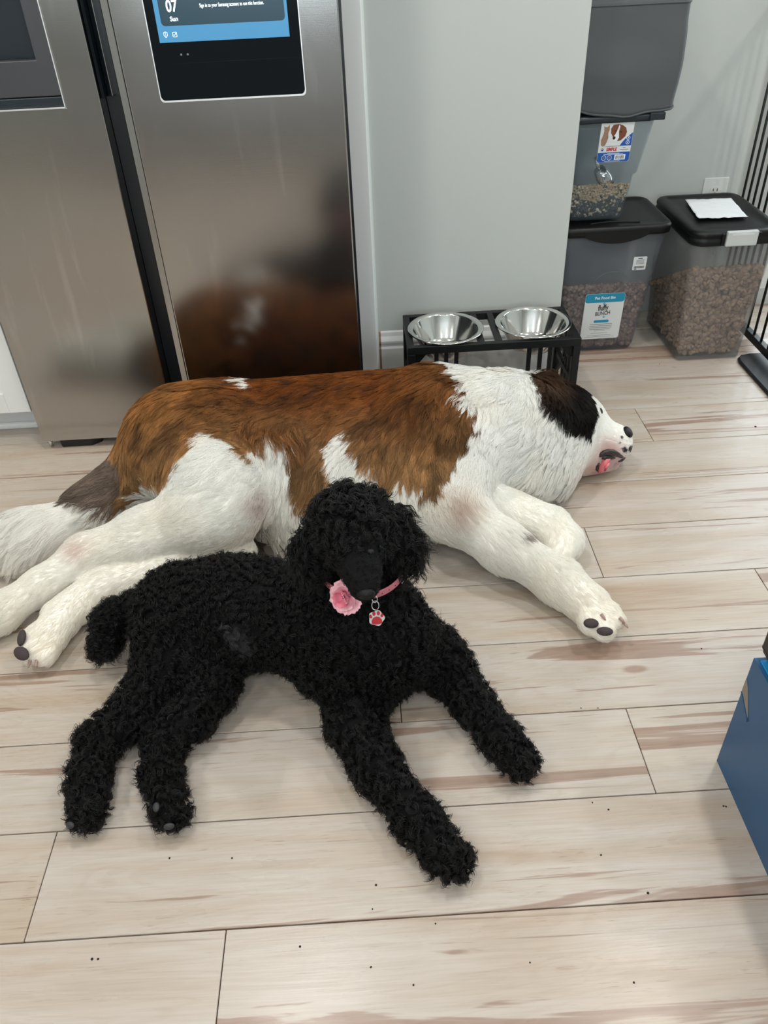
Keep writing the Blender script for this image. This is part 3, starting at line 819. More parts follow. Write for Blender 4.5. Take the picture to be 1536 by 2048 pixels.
# label with the cat and the dog; corners (1204,240)(1272,238)(1256,325)(1194,328)
F3 = B3.front(.593, .6900); F3.o = F3.o + F3.n * .0026
lb = obj('label', plate(F3, rr2(0, .092, 0, .108, .006), 0, .0005), M['label_white'], b3)
sub('label_base', plate(F3, [(.0045, .0006), (.0875, .0006), (.0914, .005), (.0914, .027), (.0006, .027), (.0006, .005)], .0006, .0008), M['label_deep'], lb)
sub('label_corner', plate(F3, [(.059, .0435), (.0914, .0435), (.0914, .078), (.085, .073), (.074, .064), (.065, .053)], .0006, .0008), M['label_deep'], lb)
for cy in (.052, .064):
    sub('round_mark', outline(F3, ell(.0805, cy, .0055, .0055, 14), .22, .0009, .0011), M['inkwhite'], lb)
    sub('round_mark_bar', plate(F3, ell(.0805, cy, .001, .0035, 8, -.5), .0009, .0011), M['inkwhite'], lb)
sub('print_line', plate(F3, [(.012, .0425), (.06, .043), (.06, .044), (.03, .0438)], .0006, .0008), M['ink'], lb)
# cat
bm = bmesh.new()
plate(F3, [(.006, .047), (.004, .060), (.008, .073), (.010, .083), (.008, .098), (.012, .095), (.018, .095), (.023, .101), (.0245, .088), (.022, .078), (.024, .066), (.021, .055), (.017, .045), (.010, .044)], .0006, .0008, bm)
sub('cat_print', bm, M['inktabby'], lb)
# dog
sub('dog_print', plate(F3, [(.030, .078), (.028, .090), (.034, .100), (.044, .101), (.050, .101), (.060, .098), (.070, .091), (.074, .080), (.071, .068), (.060, .058), (.048, .056), (.038, .066)], .0006, .0008), M['inkbrown'], lb)
sub('dog_blaze', plate(F3, [(.050, .100), (.053, .095), (.051, .082), (.054, .066), (.049, .056), (.038, .058), (.036, .066), (.043, .076), (.047, .088)], .0009, .0010), M['inkwhite'], lb)
for x, y, a, b in ((.040, .0655, .0042, .0045), (.0425, .084, .0022, .0022), (.0575, .081, .0022, .0022)):
    sub('dog_feature', plate(F3, ell(x, y, a, b, 12), .0011, .0012), M['ink'], lb)
sub('paw_mark', paw(F3, .012, .0345, .0058, .0006, .0009), M['label_deep'], lb)
text('brand_word', 'SIMPLE', F3, .023, .0348, .0009, .0125, M['inkred'], lb, 'LEFT', shear=.12, xs=.78, bold=.0005)
for y, a, b in ((.0375, .069, .077), (.0325, .062, .085)):
    sub('small_print', plate(F3, [(a, y), (b, y), (b, y + .0016), (a, y + .0016)], .0006, .0009), M['inkgrey'], lb)
sub('barcode_patch', plate(F3, [(.049, .006), (.080, .006), (.080, .020), (.049, .020)], .0009, .0011), M['inkwhite'], lb)
bm = bmesh.new(); x = .053
while x < .076:
    w = rb.choice((.0008, .0014, .002)); plate(F3, [(x, .0085), (x + w, .0085), (x + w, .0175), (x, .0175)], .0012, .0013, bm); x += w + rb.choice((.0008, .0014))
sub('barcode', bm, M['ink'], lb)
for cx in (.019, .035):
    sub('seal', outline(F3, ell(cx, .0125, .0068, .0068, 16), .15, .0009, .0011), M['inkwhite'], lb)
    sub('seal_mark', plate(F3, ell(cx, .0125, .003, .003, 8), .0009, .0011), M['inkgrey'], lb)
for y, a, b in ((.0235, .028, .062), (.0212, .017, .072), (.0025, .022, .066)):
    sub('small_print', plate(F3, [(a, y), (b, y), (b, y + .0012), (a, y + .0012)], .0009, .0010), M['inkwhite'], lb)

# --- grey fabric bag on top of the tub
bm = bmesh.new()
BX = .744
NZ, zA, zB = 22, .7245, .985
rings = []
for k in range(NZ + 1):
    t = k / NZ; z = zA + (zB - zA) * t
    g = .004 * math.sin(math.pi * t)
    ring = rrect(BX, 2.455, .288 + 2 * g, .222 + 2 * g, .022, 6)
    # more points along the sides for folds
    dense = []
    for a, b in zip(ring, ring[1:] + ring[:1]):
        d = math.hypot(b[0] - a[0], b[1] - a[1]); m = max(1, int(d / .02))
        for i in range(m): dense.append((a[0] + (b[0] - a[0]) * i / m, a[1] + (b[1] - a[1]) * i / m))
    out = []
    for x, y in dense:
        nx, ny = x - BX, y - 2.455
        w = .006 * mnoise.noise(Vector((x * 9, y * 9, z * 7))) + .004 * mnoise.noise(Vector((x * 4 + z * 9, y * 5, z * 14)))
        l = math.hypot(nx, ny); droop = (-.012 * (1 - min(1, t * 8)) * mnoise.noise(Vector((x * 14, y * 14, 0))) - .010 * (1 - t) * math.cos((x - BX) * 12)) if t < .12 else 0
        out.append((x + nx / l * w, y + ny / l * w, z + droop))
    rings.append(out)
loft(bm, rings)
bag = empty('fabric_bag', (.735, 2.455, .717), 'dark grey fabric storage bag standing on the clear treat tub', 'bag')
obj('sides', bm, M['bag'], bag, smooth=True)
lo_r = rings[0]
bm = bmesh.new(); tube(bm, [(x, y, z + .003) for x, y, z in rings[0]] + [tuple(np.array(rings[0][0]) + (0, 0, .003))], .0032, 6, False)
obj('bottom_hem', bm, M['bag'], bag, smooth=True)
bm = bmesh.new(); tube(bm, [(x, y, z - .012) for x, y, z in rings[-1]] + [tuple(np.array(rings[-1][0]) + (0, 0, -.012))], .0026, 6, False)
obj('top_hem', bm, M['bag'], bag, smooth=True)

# --- wall outlet
ol = empty('wall_outlet', (1.16, YB, .42), 'white electrical outlet plate on the wall behind the latched bin', 'outlet')
FO = Frame((1.183, YB, .3905), (1, 0, 0), (0, 0, 1))
pl = obj('plate', plate(FO, rr2(-.041, .041, -.06, .06, .004), 0, .005), M['whiteplastic'], ol, bevel=.0025)
for cy in (.019, -.02):
    obj('receptacle', plate(FO, rr2(-.016, .016, cy - .0135, cy + .0135, .008), .0052, .0068), M['whiteplastic'], ol)
    for dx in (-.0065, .0065):
        obj('slot', plate(FO, rr2(dx - .0013, dx + .0013, cy - .001, cy + .0075, .0005, 1), .0069, .0072), M['slot'], ol)
    obj('ground_slot', plate(FO, ell(0, cy - .0075, .0023, .0023, 10), .0069, .0072), M['slot'], ol)

# --- black pet gate
gt = empty('pet_gate', (1.262, 2.3, 0), 'black metal pet gate with vertical bars at the right edge', 'gate')
gx = 1.262
obj('bottom_rail', box(gx - .011, gx + .011, 1.2, 2.63, .028, .052), M['blackmetal'], gt, bevel=.003)
obj('top_rail', box(gx - .011, gx + .011, 1.2, 2.63, .93, .954), M['blackmetal'], gt, bevel=.003)
y = 2.614; first = True
while y > 1.2:
    w = .0042
    obj('bar', tube(bmesh.new(), [(gx, y, .0525), (gx, y, .9295)], w, 10), M['blackmetal'], gt, smooth=True)
    first = False
    y -= .0405 if y > 2.4 else .052
fp = P(1475, 727), P(1495, 713), P(1536, 795)
bm = bmesh.new()
out = [(1.182, 2.222), (1.188, 2.245), (1.205, 2.262), (1.235, 2.270), (1.40, 2.270), (1.40, 1.55), (1.187, 1.55)]
loft(bm, [[(x, yy, z) for x, yy in out] for z in (0.0, .012)])
obj('foot_plate', bm, M['blackmetal'], gt, bevel=.006)
obj('wall_clip', box(gx - .005, gx + .005, 2.618, 2.655, .90, .94), M['blackmetal'], gt, bevel=.001)

# --- blue box at the right edge
bxo = empty('blue_box', (.72, .62, 0), 'open blue box with a torn corner standing on the floor at the right edge', 'box')
ax, ay, az = .569, .798, .262
# walls as one open carton
bm = bmesh.new()
bx(bm, ax, ax + .006, .30, ay, 0, az)
bx(bm, ax + .0062, .93, ay - .006, ay, 0, az); bx(bm, ax + .0062, .93, .30, .306, 0, az); bx(bm, .9302, .936, .30, ay, 0, az); bx(bm, ax + .0062, .93, .3062, ay - .0062, 0, .006)
obj('carton', bm, M['bluebox'], bxo)
obj('rim', loft(bmesh.new(), [[(x, y, z) for x, y in ((ax + .0065, ay - .0065), (ax + .0065, .308), (ax + .026, .33), (ax + .026, ay - .026))] for z in (az - .004, az + .0012)]), M['blueinner'], bxo, bevel=.001)
obj('rim', loft(bmesh.new(), [[(x, y, z) for x, y in ((ax + .0065, ay - .0065), (.925, ay - .0065), (.905, ay - .026), (ax + .027, ay - .026))] for z in (az - .004, az + .0012)]), M['blueinner'], bxo, bevel=.001)
FT = Frame((ax, ay, 0), (0, -1, 0), (0, 0, 1))
obj('torn_patch', plate(FT, [(.0003, .186), (.0003, .216), (.012, .205), (.024, .186), (.036, .163), (.018, .175), (.008, .183)], .0002, .0008), M['cardboard'], bxo)
obj('torn_flap', plate(FT, [(.0003, .1845), (.010, .1800), (.020, .172), (.036, .161), (.0385, .1565), (.034, .158), (.018, .169), (.008, .178)], .0004, .002), M['bluebox'], bxo)
dk = empty('dark_case', (.70, .72, az), 'dark brown case resting on the rim of the blue box at the right edge', 'case')
bm = bmesh.new()
loft(bm, [[(x, y, z) for x, y in rrect(.6855, .688, .215 - 2 * i, .235 - 2 * i, .006, 4)] for z, i in ((.2655, .012), (.274, .002), (.279, .002), (.2805, 0), (.33, 0), (.335, .004))])
obj('shell', bm, M['brownblack'], dk, smooth=False, bevel=.001)
obj('band', loft(bmesh.new(), [[(x, y, z) for x, y in rrect(.6855, .688, .2155, .2355, .006, 4)] for z in (.282, .2845)]), M['slot'], dk)

# --- crumbs on the floor
cr = [(1511, 853, 4), (1319, 728, 2), (1403, 1297, 2), (1162, 1416, 1.6), (1196, 1416, 1.5), (1296, 1786, 2.6), (1447, 1612, 2), (1452, 1613, 2.2), (1185, 1605, 1.6), (184, 1918, 2.4), (196, 1918, 1.8), (339, 1716, 2.2),
      (464, 1716, 1.8), (752, 1770, 2.2), (745, 1818, 1.4), (871, 1847, 1.8), (742, 1934, 2), (600, 1893, 2), (1202, 1710, 2), (1268, 1965, 1.8), (1217, 1619, 1.8), (340, 1394, 1.8), (1060, 1925, 1.6), (827, 1970, 1.8)]
cc, cs, crot = [], [], []
for x, y, s in cr:
    p = P(x, y, .0008); cc.append(p); cs.append(s * .00085); crot.append((0, 0, x))
pieces('floor_crumb', np.array(cc), np.array(cs), np.array(crot, float), M['crumb'], 'tiny dark crumbs and lint scattered over the plank floor', 'crumbs', .5, 21)

# --- unseen island added behind the viewer to be mirrored in the fridge
isl = empty('reflection_island', (0, -1.35, 0), 'unseen grey island added behind the viewer for the fridge reflection', 'island')
obj('cabinet', box(-1.7, 1.1, -1.9, -1.15, .1, .88), M['island'], isl, bevel=.003)
obj('plinth', box(-1.66, 1.06, -1.86, -1.2, 0, .1), M['fdark'], isl)
obj('worktop', box(-1.74, 1.14, -1.94, -1.11, .88, .92), M['trim'], isl, bevel=.003)
N_SB = 300000
N_LOCKS = 10000
# ================================================================ the dogs
def V3(*a): return np.array(a, float)

class Body:
    """one continuous surface: a smooth union of tapered limbs, evaluated on a grid and meshed"""
    def __init__(s): s.pr = []
    def cap(s, a, ra, b, rb, L=.03, k=.03, flow=None, lie=.75, tag=None, sq=1.0):
        a, b = np.array(a, float), np.array(b, float)
        f = (b - a) if flow is None else np.array(flow, float)
        f = f / (np.linalg.norm(f) + 1e-9)
        s.pr.append(dict(t='c', a=a, b=b, ra=ra, rb=rb, L=L, k=k, flow=f, lie=lie, tag=tag, sq=sq)); return s
    def chain(s, pts, **kw):
        for (a, ra), (b, rb) in zip(pts, pts[1:]): s.cap(a, ra, b, rb, **kw)
        return s
    def ellip(s, c, r, axes=None, L=.03, k=.03, flow=(1, 0, 0), lie=.75, tag=None):
        A = np.eye(3) if axes is None else np.array(axes, float)
        f = np.array(flow, float); f = f / np.linalg.norm(f)
        s.pr.append(dict(t='e', a=np.array(c, float), r=np.array(r, float), A=A, L=L, k=k, flow=f, lie=lie, tag=tag)); return s
    @staticmethod
    def dist(p, X):
        if p['t'] == 'c':
            ab = p['b'] - p['a']; ap = X - p['a']
            t = np.clip((ap @ ab) / max(1e-9, ab @ ab), 0, 1)
            q = ap - t[..., None] * ab
            if p['sq'] != 1.0: q = q / np.array([1, 1, p['sq']])
            return np.linalg.norm(q, axis=-1) - (p['ra'] + (p['rb'] - p['ra']) * t)
        q = (X - p['a']) @ p['A'].T
        k0 = np.linalg.norm(q / p['r'], axis=-1); k1 = np.linalg.norm(q / p['r'] ** 2, axis=-1)
        return k0 * (k0 - 1) / np.maximum(k1, 1e-6)
    def bounds(s, p):
        if p['t'] == 'c':
            r = max(p['ra'], p['rb'])
            return np.minimum(p['a'], p['b']) - r, np.maximum(p['a'], p['b']) + r
        r = p['r'].max(); return p['a'] - r, p['a'] + r
    def mesh(s, h, carve=()):
        import openvdb
        los, his = zip(*[s.bounds(p) for p in s.pr])
        lo = np.min(los, 0) - .05; hi = np.max(his, 0) + .05
        lo[2] = max(lo[2], -.02)
        n = np.ceil((hi - lo) / h).astype(int) + 1
        ax = [lo[i] + h * np.arange(n[i]) for i in range(3)]
        D = np.full(n, .2, np.float32)
        for p in s.pr:
            a, b = s.bounds(p); m = .07
            i0 = np.maximum(0, np.floor((a - m - lo) / h).astype(int)); i1 = np.minimum(n, np.ceil((b + m - lo) / h).astype(int) + 1)
            G = np.stack(np.meshgrid(*[ax[i][i0[i]:i1[i]] for i in range(3)], indexing='ij'), -1)
            d = s.dist(p, G).astype(np.float32)
            sl = tuple(slice(i0[i], i1[i]) for i in range(3))
            e = D[sl]; k = p['k']
            w = np.clip(.5 + .5 * (e - d) / k, 0, 1)
            D[sl] = e * (1 - w) + d * w - k * w * (1 - w)
        zz = ax[2][None, None, :]
        D = np.maximum(D, (.003 - zz).astype(np.float32) * np.ones_like(D))
        g = openvdb.FloatGrid(.2); g.copyFromArray(np.ascontiguousarray(D), tolerance=0.0)
        pts, quads = g.convertToQuads(0.0)
        return np.asarray(pts, float) * h + lo, np.asarray(quads)
    def fields(s, X):
        """blended flow direction, hair length, lie and strongest tag at points near the surface"""
        n = len(X); W = np.zeros(n); F = np.zeros((n, 3)); L = np.zeros(n); Li = np.zeros(n)
        best = np.full(n, 1e9); idx = np.zeros(n, int)
        for i, p in enumerate(s.pr):
            d = s.dist(p, X); w = np.exp(-np.clip(d, -.03, 1) / .012)
            W += w; F += w[:, None] * p['flow']; L += w * p['L']; Li += w * p['lie']
            m = d < best; best[m] = d[m]; idx[m] = i
        F /= np.maximum(np.linalg.norm(F, axis=1, keepdims=True), 1e-6)
        return F, L / W, Li / W, idx

def in_poly(pt, poly):
    x, y = pt[:, 0], pt[:, 1]; ins = np.zeros(len(x), bool); n = len(poly)
    for i in range(n):
        x0, y0 = poly[i]; x1, y1 = poly[(i + 1) % n]
        if y0 == y1: continue
        c = ((y0 > y) != (y1 > y)) & (x < (x1 - x0) * (y - y0) / (y1 - y0) + x0)
        ins ^= c
    return ins

def vnoise(X, sc, seed=0):
    """cheap smooth value noise on points"""
    q = X * sc + seed * 17.31; i = np.floor(q).astype(np.int64); f = q - i; f = f * f * (3 - 2 * f)
    def hsh(a):
        v = (a[:, 0] * 73856093) ^ (a[:, 1] * 19349663) ^ (a[:, 2] * 83492791) ^ (seed * 2654435)
        v = (v ^ (v >> 13)) * 1274126177; v = v & 0x7fffffff
        return (v % 100003) / 100003.0
    out = 0
    for dx in (0, 1):
        for dy in (0, 1):
            for dz in (0, 1):
                w = (f[:, 0] if dx else 1 - f[:, 0]) * (f[:, 1] if dy else 1 - f[:, 1]) * (f[:, 2] if dz else 1 - f[:, 2])
                out = out + w * hsh(i + np.array([dx, dy, dz]))
    return out

def body_mesh(name, V, Q, mat, parent, cols=None):
    me = bpy.data.meshes.new(name)
    me.vertices.add(len(V)); me.vertices.foreach_set('co', V.ravel())
    me.loops.add(Q.size); me.loops.foreach_set('vertex_index', Q.ravel().astype(np.int32))
    me.polygons.add(len(Q)); me.polygons.foreach_set('loop_start', np.arange(0, Q.size, 4)); me.polygons.foreach_set('loop_total', np.full(len(Q), 4))
    me.update(calc_edges=True); me.validate()
    me.polygons.foreach_set('use_smooth', [True] * len(me.polygons))
    me.materials.append(mat)
    if cols is not None:
        at = me.color_attributes.new('coat', 'FLOAT_COLOR', 'POINT')
        at.data.foreach_set('color', np.c_[cols, np.ones(len(cols))].astype(np.float32).ravel())
    o = bpy.data.objects.new(name, me); link(o, parent)
    return o

def sample(V, Q, n, rs, weight=None):
    a, b, c, d = (V[Q[:, i]] for i in range(4))
    ar = .5 * np.linalg.norm(np.cross(c - a, d - b), axis=1)
    if weight is not None: ar = ar * weight((a + b + c + d) / 4)
    f = rs.choice(len(Q), n, p=ar / ar.sum())
    u, v = rs.rand(n, 1), rs.rand(n, 1)
    p = (a[f] * (1 - u) + b[f] * u) * (1 - v) + (d[f] * (1 - u) + c[f] * u) * v
    vn = np.zeros_like(V); fn = np.cross(c - a, d - b)
    for i in range(4): np.add.at(vn, Q[:, i], fn)
    vn /= np.maximum(np.linalg.norm(vn, axis=1, keepdims=True), 1e-9)
    nn = (vn[Q[f, 0]] * (1 - u) + vn[Q[f, 1]] * u) * (1 - v) + (vn[Q[f, 3]] * (1 - u) + vn[Q[f, 2]] * u) * v
    return p, nn / np.linalg.norm(nn, axis=1, keepdims=True)

def fur_object(name, S, rad, cols, mat, parent):
    """S: n x k x 3 strand points; cols: n x 3"""
    n, k, _ = S.shape
    cu = bpy.data.hair_curves.new(name)
    cu.add_curves([k] * n)
    cu.attributes['position'].data.foreach_set('vector', S.astype(np.float32).ravel())
    ra = cu.attributes.get('radius') or cu.attributes.new('radius', 'FLOAT', 'POINT')
    tt = np.linspace(0, 1, k); prof = np.where(tt < .5, 1.0, 1 - .8 * (tt - .5) / .5)
    ra.data.foreach_set('value', (rad[:, None] * prof[None]).astype(np.float32).ravel())
    ca = cu.attributes.new('coat', 'FLOAT_COLOR', 'CURVE')
    ca.data.foreach_set('color', np.c_[cols, np.ones(n)].astype(np.float32).ravel())
    cu.materials.append(mat)
    o = bpy.data.objects.new(name, cu); link(o, parent)
    o['kind'] = 'stuff'
    return o

def coat_mats(name, rough, spec, thru):
    m, nt, p = new_mat(name + '_skin')
    at = nt.nodes.new('ShaderNodeAttribute'); at.attribute_name = 'coat'
    nt.links.new(at.outputs['Color'], p.inputs['Base Color']); p.inputs['Roughness'].default_value = .8; p.inputs['Specular IOR Level'].default_value = .15
    h, nt, p = new_mat(name + '_hair')
    at = nt.nodes.new('ShaderNodeAttribute'); at.attribute_name = 'coat'
    nt.links.new(at.outputs['Color'], p.inputs['Base Color']); p.inputs['Roughness'].default_value = rough; p.inputs['Specular IOR Level'].default_value = spec
    tr = nt.nodes.new('ShaderNodeBsdfTranslucent'); nt.links.new(at.outputs['Color'], tr.inputs['Color'])
    mx = nt.nodes.new('ShaderNodeMixShader'); mx.inputs['Fac'].default_value = thru
    nt.links.new(p.outputs[0], mx.inputs[1]); nt.links.new(tr.outputs[0], mx.inputs[2]); nt.links.new(mx.outputs[0], nt.nodes['Material Output'].inputs['Surface'])
    return m, h

def clump(S, root, n_cl, rs, amount, power=1.4):
    """pull strand tips towards the strand of a nearby clump leader"""
    from mathutils.kdtree import KDTree
    lead = rs.choice(len(root), n_cl, replace=False)
    kd = KDTree(n_cl)
    for i, j in enumerate(lead): kd.insert(root[j], i)
    kd.balance()
    near = np.array([kd.find(p)[1] for p in root])
    k = S.shape[1]; t = np.linspace(0, 1, k) ** power
    G = S[lead[near]]
    w = (amount * t)[None, :, None] if np.isscalar(amount) else amount[:, None, None] * t[None, :, None]
    return S * (1 - w) + (G + (root - root[lead[near]])[:, None] * .25) * w, near

def keep_above(S, z=.0015):
    S[..., 2] = np.maximum(S[..., 2], z); return S

def lin(r, g, b): return np.array(srgb(r, g, b)[:3])

# ---------------------------------------------------------------- the large sleeping dog
sb = empty('saint_bernard', (-.05, 1.6, 0), 'large brown and white longhaired dog asleep on its side before the fridge', 'dog')
A = Body()
# trunk
A.cap((-.44, 1.700, .150), .135, (.16, 1.700, .160), .140, L=.042, k=.06, flow=(-1, -.55, 0))
A.cap((-.28, 1.585, .120), .115, (.16, 1.575, .135), .135, L=.045, k=.08, flow=(-.8, -.7, -.2))
A.cap((-.46, 1.665, .150), .140, (-.38, 1.640, .17), .145, L=.042, k=.06, flow=(-1, -.6, -.1))
# chest, shoulder, neck
A.cap((.18, 1.62, .165), .155, (.33, 1.635, .155), .150, L=.045, k=.07, flow=(-.7, -.7, -.1), tag='chest')
A.cap((.33, 1.645, .150), .140, (.45, 1.680, .125), .112, L=.040, k=.05, flow=(-.5, -.85, -.3), tag='neck')
A.cap((.36, 1.56, .10), .085, (.44, 1.60, .08), .07, L=.045, k=.05, flow=(-.1, -1, -.4), tag='ruff')
A.cap((.20, 1.50, .185), .088, (.180, 1.385, .135), .068, L=.034, k=.05, flow=(-.2, -1, -.2), tag='shoulder')
# upper foreleg
A.chain([((.180, 1.380, .130), .064), ((.275, 1.300, .088), .048), ((.378, 1.215, .058), .043)], L=.022, k=.03, tag='foreleg')
A.cap((.378, 1.215, .058), .042, (.428, 1.145, .048), .043, L=.018, k=.03, tag='foreleg')
for px_, py_, z_, r_ in ((1180, 1246, .05, .024), (1207, 1259, .045, .024), (1228, 1240, .045, .022), (1216, 1222, .055, .022)):
    A.cap((.425, 1.150, .048), .030, P(px_, py_, z_), r_, L=.010, k=.006, tag='paw')
# lower foreleg, folded
A.chain([((.27, 1.44, .075), .070), ((.398, 1.392, .056), .047), ((.420, 1.355, .050), .043)], L=.013, k=.014, tag='foreleg')
A.cap((.418, 1.345, .048), .041, (.388, 1.282, .040), .032, L=.013, k=.025, tag='foreleg')
# upper hind leg
A.cap((-.44, 1.60, .185), .125, (-.335, 1.435, .190), .092, L=.032, k=.06, flow=(-.6, -.8, -.1), tag='thigh')
A.cap((-.325, 1.425, .185), .090, (-.36, 1.385, .150), .085, L=.02, k=.04, flow=(-1, -.3, -.1), tag='thigh')
A.chain([((-.34, 1.405, .155), .088), ((-.50, 1.375, .115), .058), ((-.635, 1.345, .095), .043)], L=.018, k=.035, tag='hindleg')
A.chain([((-.635, 1.345, .095), .041), ((-.72, 1.285, .068), .034), ((-.80, 1.222, .050), .038), ((-.86, 1.175, .042), .040)], L=.014, k=.025, tag='hindleg')
# lower hind leg
A.chain([((-.33, 1.355, .065), .062), ((-.47, 1.325, .055), .048), ((-.595, 1.290, .050), .042), ((-.665, 1.205, .046), .040)], L=.013, k=.010, tag='hindleg')
for px_, py_, z_, r_ in ((62, 1277, .045, .022), (64, 1306, .04, .023), (92, 1312, .035, .020), (88, 1268, .055, .022)):
    A.cap((-.66, 1.195, .045), .034, P(px_, py_, z_), r_, L=.010, k=.006, tag='paw')
# flank fold and belly fringe
A.cap((-.215, 1.53, .215), .065, (-.185, 1.44, .085), .060, L=.062, k=.05, flow=(.12, -.8, -.6), lie=.85, tag='flank')
A.cap((-.10, 1.49, .12), .085, (.10, 1.47, .11), .085, L=.055, k=.06, flow=(.05, -.9, -.4), lie=.85, tag='belly')
# tail
A.chain([((-.565, 1.640, .110), .075), ((-.66, 1.565, .080), .062)], L=.06, k=.05, flow=(-1, -.6, -.15), lie=.8, tag='tailbase')
A.chain([((-.67, 1.535, .065), .058), ((-.80, 1.470, .052), .062), ((-.96, 1.435, .050), .058)], L=.065, k=.04, flow=(-1, -.55, -.1), lie=.85, tag='tail')
# head, lying on its cheek, muzzle to the right
HS = np.array((.500, 1.735, .115))
A.ellip(HS, (.098, .092, .100), L=.016, k=.04, flow=(-.8, -.4, 0), lie=.85, tag='skull')
A.cap((.525, 1.690, .085), .078, (.575, 1.685, .075), .062, L=.010, k=.04, flow=(-1, .1, 0), lie=.9, tag='cheek')
A.cap((.565, 1.708, .085), .060, (.626, 1.700, .073), .051, L=.005, k=.03, flow=(-1, .2, 0), lie=.9, tag='muzzle')
A.cap((.555, 1.668, .050), .044, (.618, 1.668, .038), .025, L=.005, k=.014, flow=(-1, .1, 0), lie=.9, tag='muzzle')
A.cap((.530, 1.762, .135), .055, (.560, 1.745, .125), .048, L=.009, k=.03, flow=(-1, .2, 0), lie=.9, tag='brow')
# ear flap
e0, e1 = P(1095, 782, .232), P(1160, 828, .205)
u = (e1 - e0) / np.linalg.norm(e1 - e0); w_ = np.array([0, -.25, 1.0]); w_ -= u * (w_ @ u); w_ /= np.linalg.norm(w_); v_ = np.cross(w_, u)
A.ellip((e0 + e1) / 2, (.078, .062, .016), (u, v_, w_), L=.042, k=.02, flow=tuple(u * .9 + np.array((.1, -.35, -.1))), lie=.85, tag='ear')
A.ellip(P(1088, 764, .245), (.034, .030, .018), L=.028, k=.02, flow=(.3, -.2, .2), lie=.6, tag='ear')
Vb, Qb = A.mesh(.0075)

BROWN = [(185, 905), (190, 860), (222, 800), (290, 745), (400, 715), (462, 725), (478, 768), (498, 772), (512, 762), (530, 720), (600, 700), (880, 700), (902, 735), (925, 775), (950, 830), (950, 860), (935, 900), (900, 935),
         (882, 960), (872, 990), (850, 990), (830, 965), (790, 955), (755, 940), (728, 915), (712, 880), (690, 858), (672, 870), (655, 925), (645, 985), (625, 1030), (602, 1010), (588, 960), (578, 915), (560, 880), (535, 868), (512, 882),
         (500, 925), (480, 910), (452, 878), (420, 868), (392, 880), (374, 905), (352, 938), (305, 972), (265, 998), (242, 1022), (190, 1012), (138, 988), (160, 968), (190, 945), (196, 925)]
GREYT = [(120, 1000), (150, 960), (185, 930), (190, 880), (225, 895), (245, 940), (250, 975), (235, 1020)]
EAR = [(1062, 700), (1110, 720), (1150, 735), (1188, 760), (1192, 800), (1190, 840), (1182, 868), (1165, 868), (1140, 852), (1108, 830), (1082, 800), (1066, 775)]
def coat_sb(X, jit=0, rs=None):
    px = to_px(X)
    nz = (vnoise(X, 45, 3) - .5)[:, None] * 22 + (vnoise(X, 110, 5) - .5)[:, None] * 14
    nz2 = (vnoise(X, 45, 8) - .5)[:, None] * 22 + (vnoise(X, 110, 9) - .5)[:, None] * 14
    q = px + np.c_[nz, nz2]
    n1 = vnoise(X, 14, 1)[:, None]; n2 = vnoise(X, 40, 2)[:, None]
    white = lin(252, 252, 248); cream = lin(242, 233, 216)
    # yellowed coat low on the legs and ruff
    ye = np.clip((q[:, 1:2] - 900) / 380, 0, 1) * .45 + .25 * np.clip(n1 - .45, 0, 1) * 2
    C = white * (1 - ye) + cream * ye
    br = in_poly(q, BROWN)
    # chestnut along the spine, tan towards the belly
    t = np.clip((px[:, 1:2] - 790) / 150, 0, 1)
    chest = lin(132, 74, 26); tan = lin(184, 144, 98); dark = lin(72, 48, 34)
    rump = lin(172, 118, 64); should = lin(140, 92, 48)
    wr = np.clip((520 - px[:, 0:1]) / 160, 0, 1); ws = np.clip((px[:, 0:1] - 760) / 120, 0, 1)
    chest = chest * (1 - wr) * (1 - ws) + rump * wr + should * ws * (1 - wr)
    B = chest * (1 - t) + tan * t
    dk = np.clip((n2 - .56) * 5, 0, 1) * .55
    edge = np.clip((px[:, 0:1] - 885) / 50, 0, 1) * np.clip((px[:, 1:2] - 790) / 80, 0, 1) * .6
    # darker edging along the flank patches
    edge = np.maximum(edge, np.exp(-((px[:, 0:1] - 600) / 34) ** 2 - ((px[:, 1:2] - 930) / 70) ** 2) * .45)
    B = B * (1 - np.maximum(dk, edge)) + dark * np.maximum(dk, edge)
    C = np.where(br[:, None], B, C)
    g = in_poly(q, GREYT) & (X[:, 0] < -.5)
    C = np.where(g[:, None], lin(128, 112, 100) * (.8 + .45 * n2), C)
    head = X[:, 0] > .40
    e = in_poly(px + np.c_[nz, nz2] * .4, EAR) & head
    eb = np.clip(1 - np.hypot(px[:, 0] - 1090, px[:, 1] - 765) / 60, 0, 1)[:, None]
    C = np.where(e[:, None], lin(24, 20, 19) * (1 - eb) + lin(96, 70, 50) * eb, C)
    # pink skin of the lips and thin-haired elbow and hock
    for cx, cy, r, col, s in ((1222, 906, 26, (214, 170, 164), .8), (1190, 942, 26, (206, 166, 152), .8), (1238, 935, 26, (196, 168, 164), .8), (920, 1012, 34, (200, 168, 150), .55), (155, 1098, 24, (232, 204, 192), .5),
                              (1050, 1072, 9, (120, 92, 76), .8), (520, 1010, 26, (206, 180, 172), .55)):
        w = (np.exp(-((px[:, 0:1] - cx) ** 2 + (px[:, 1:2] - cy) ** 2) / r ** 2)) * s
        C = C * (1 - w) + lin(*col) * w
    for cx, cy, r in ((1250.5, 899.5, 5.5), (1262.5, 898, 6), (1246, 875, 2.5), (1241, 886, 2)):
        w = (np.hypot(px[:, 0] - cx, px[:, 1] - cy) < r)[:, None] & head[:, None]
        C = np.where(w, lin(72, 70, 72), C)
    return C
skin, hair = coat_mats('shaggy', .65, .25, .38)
bodyA = body_mesh('body', Vb, Qb, skin, sb, coat_sb(Vb))
rs = np.random.RandomState(11)
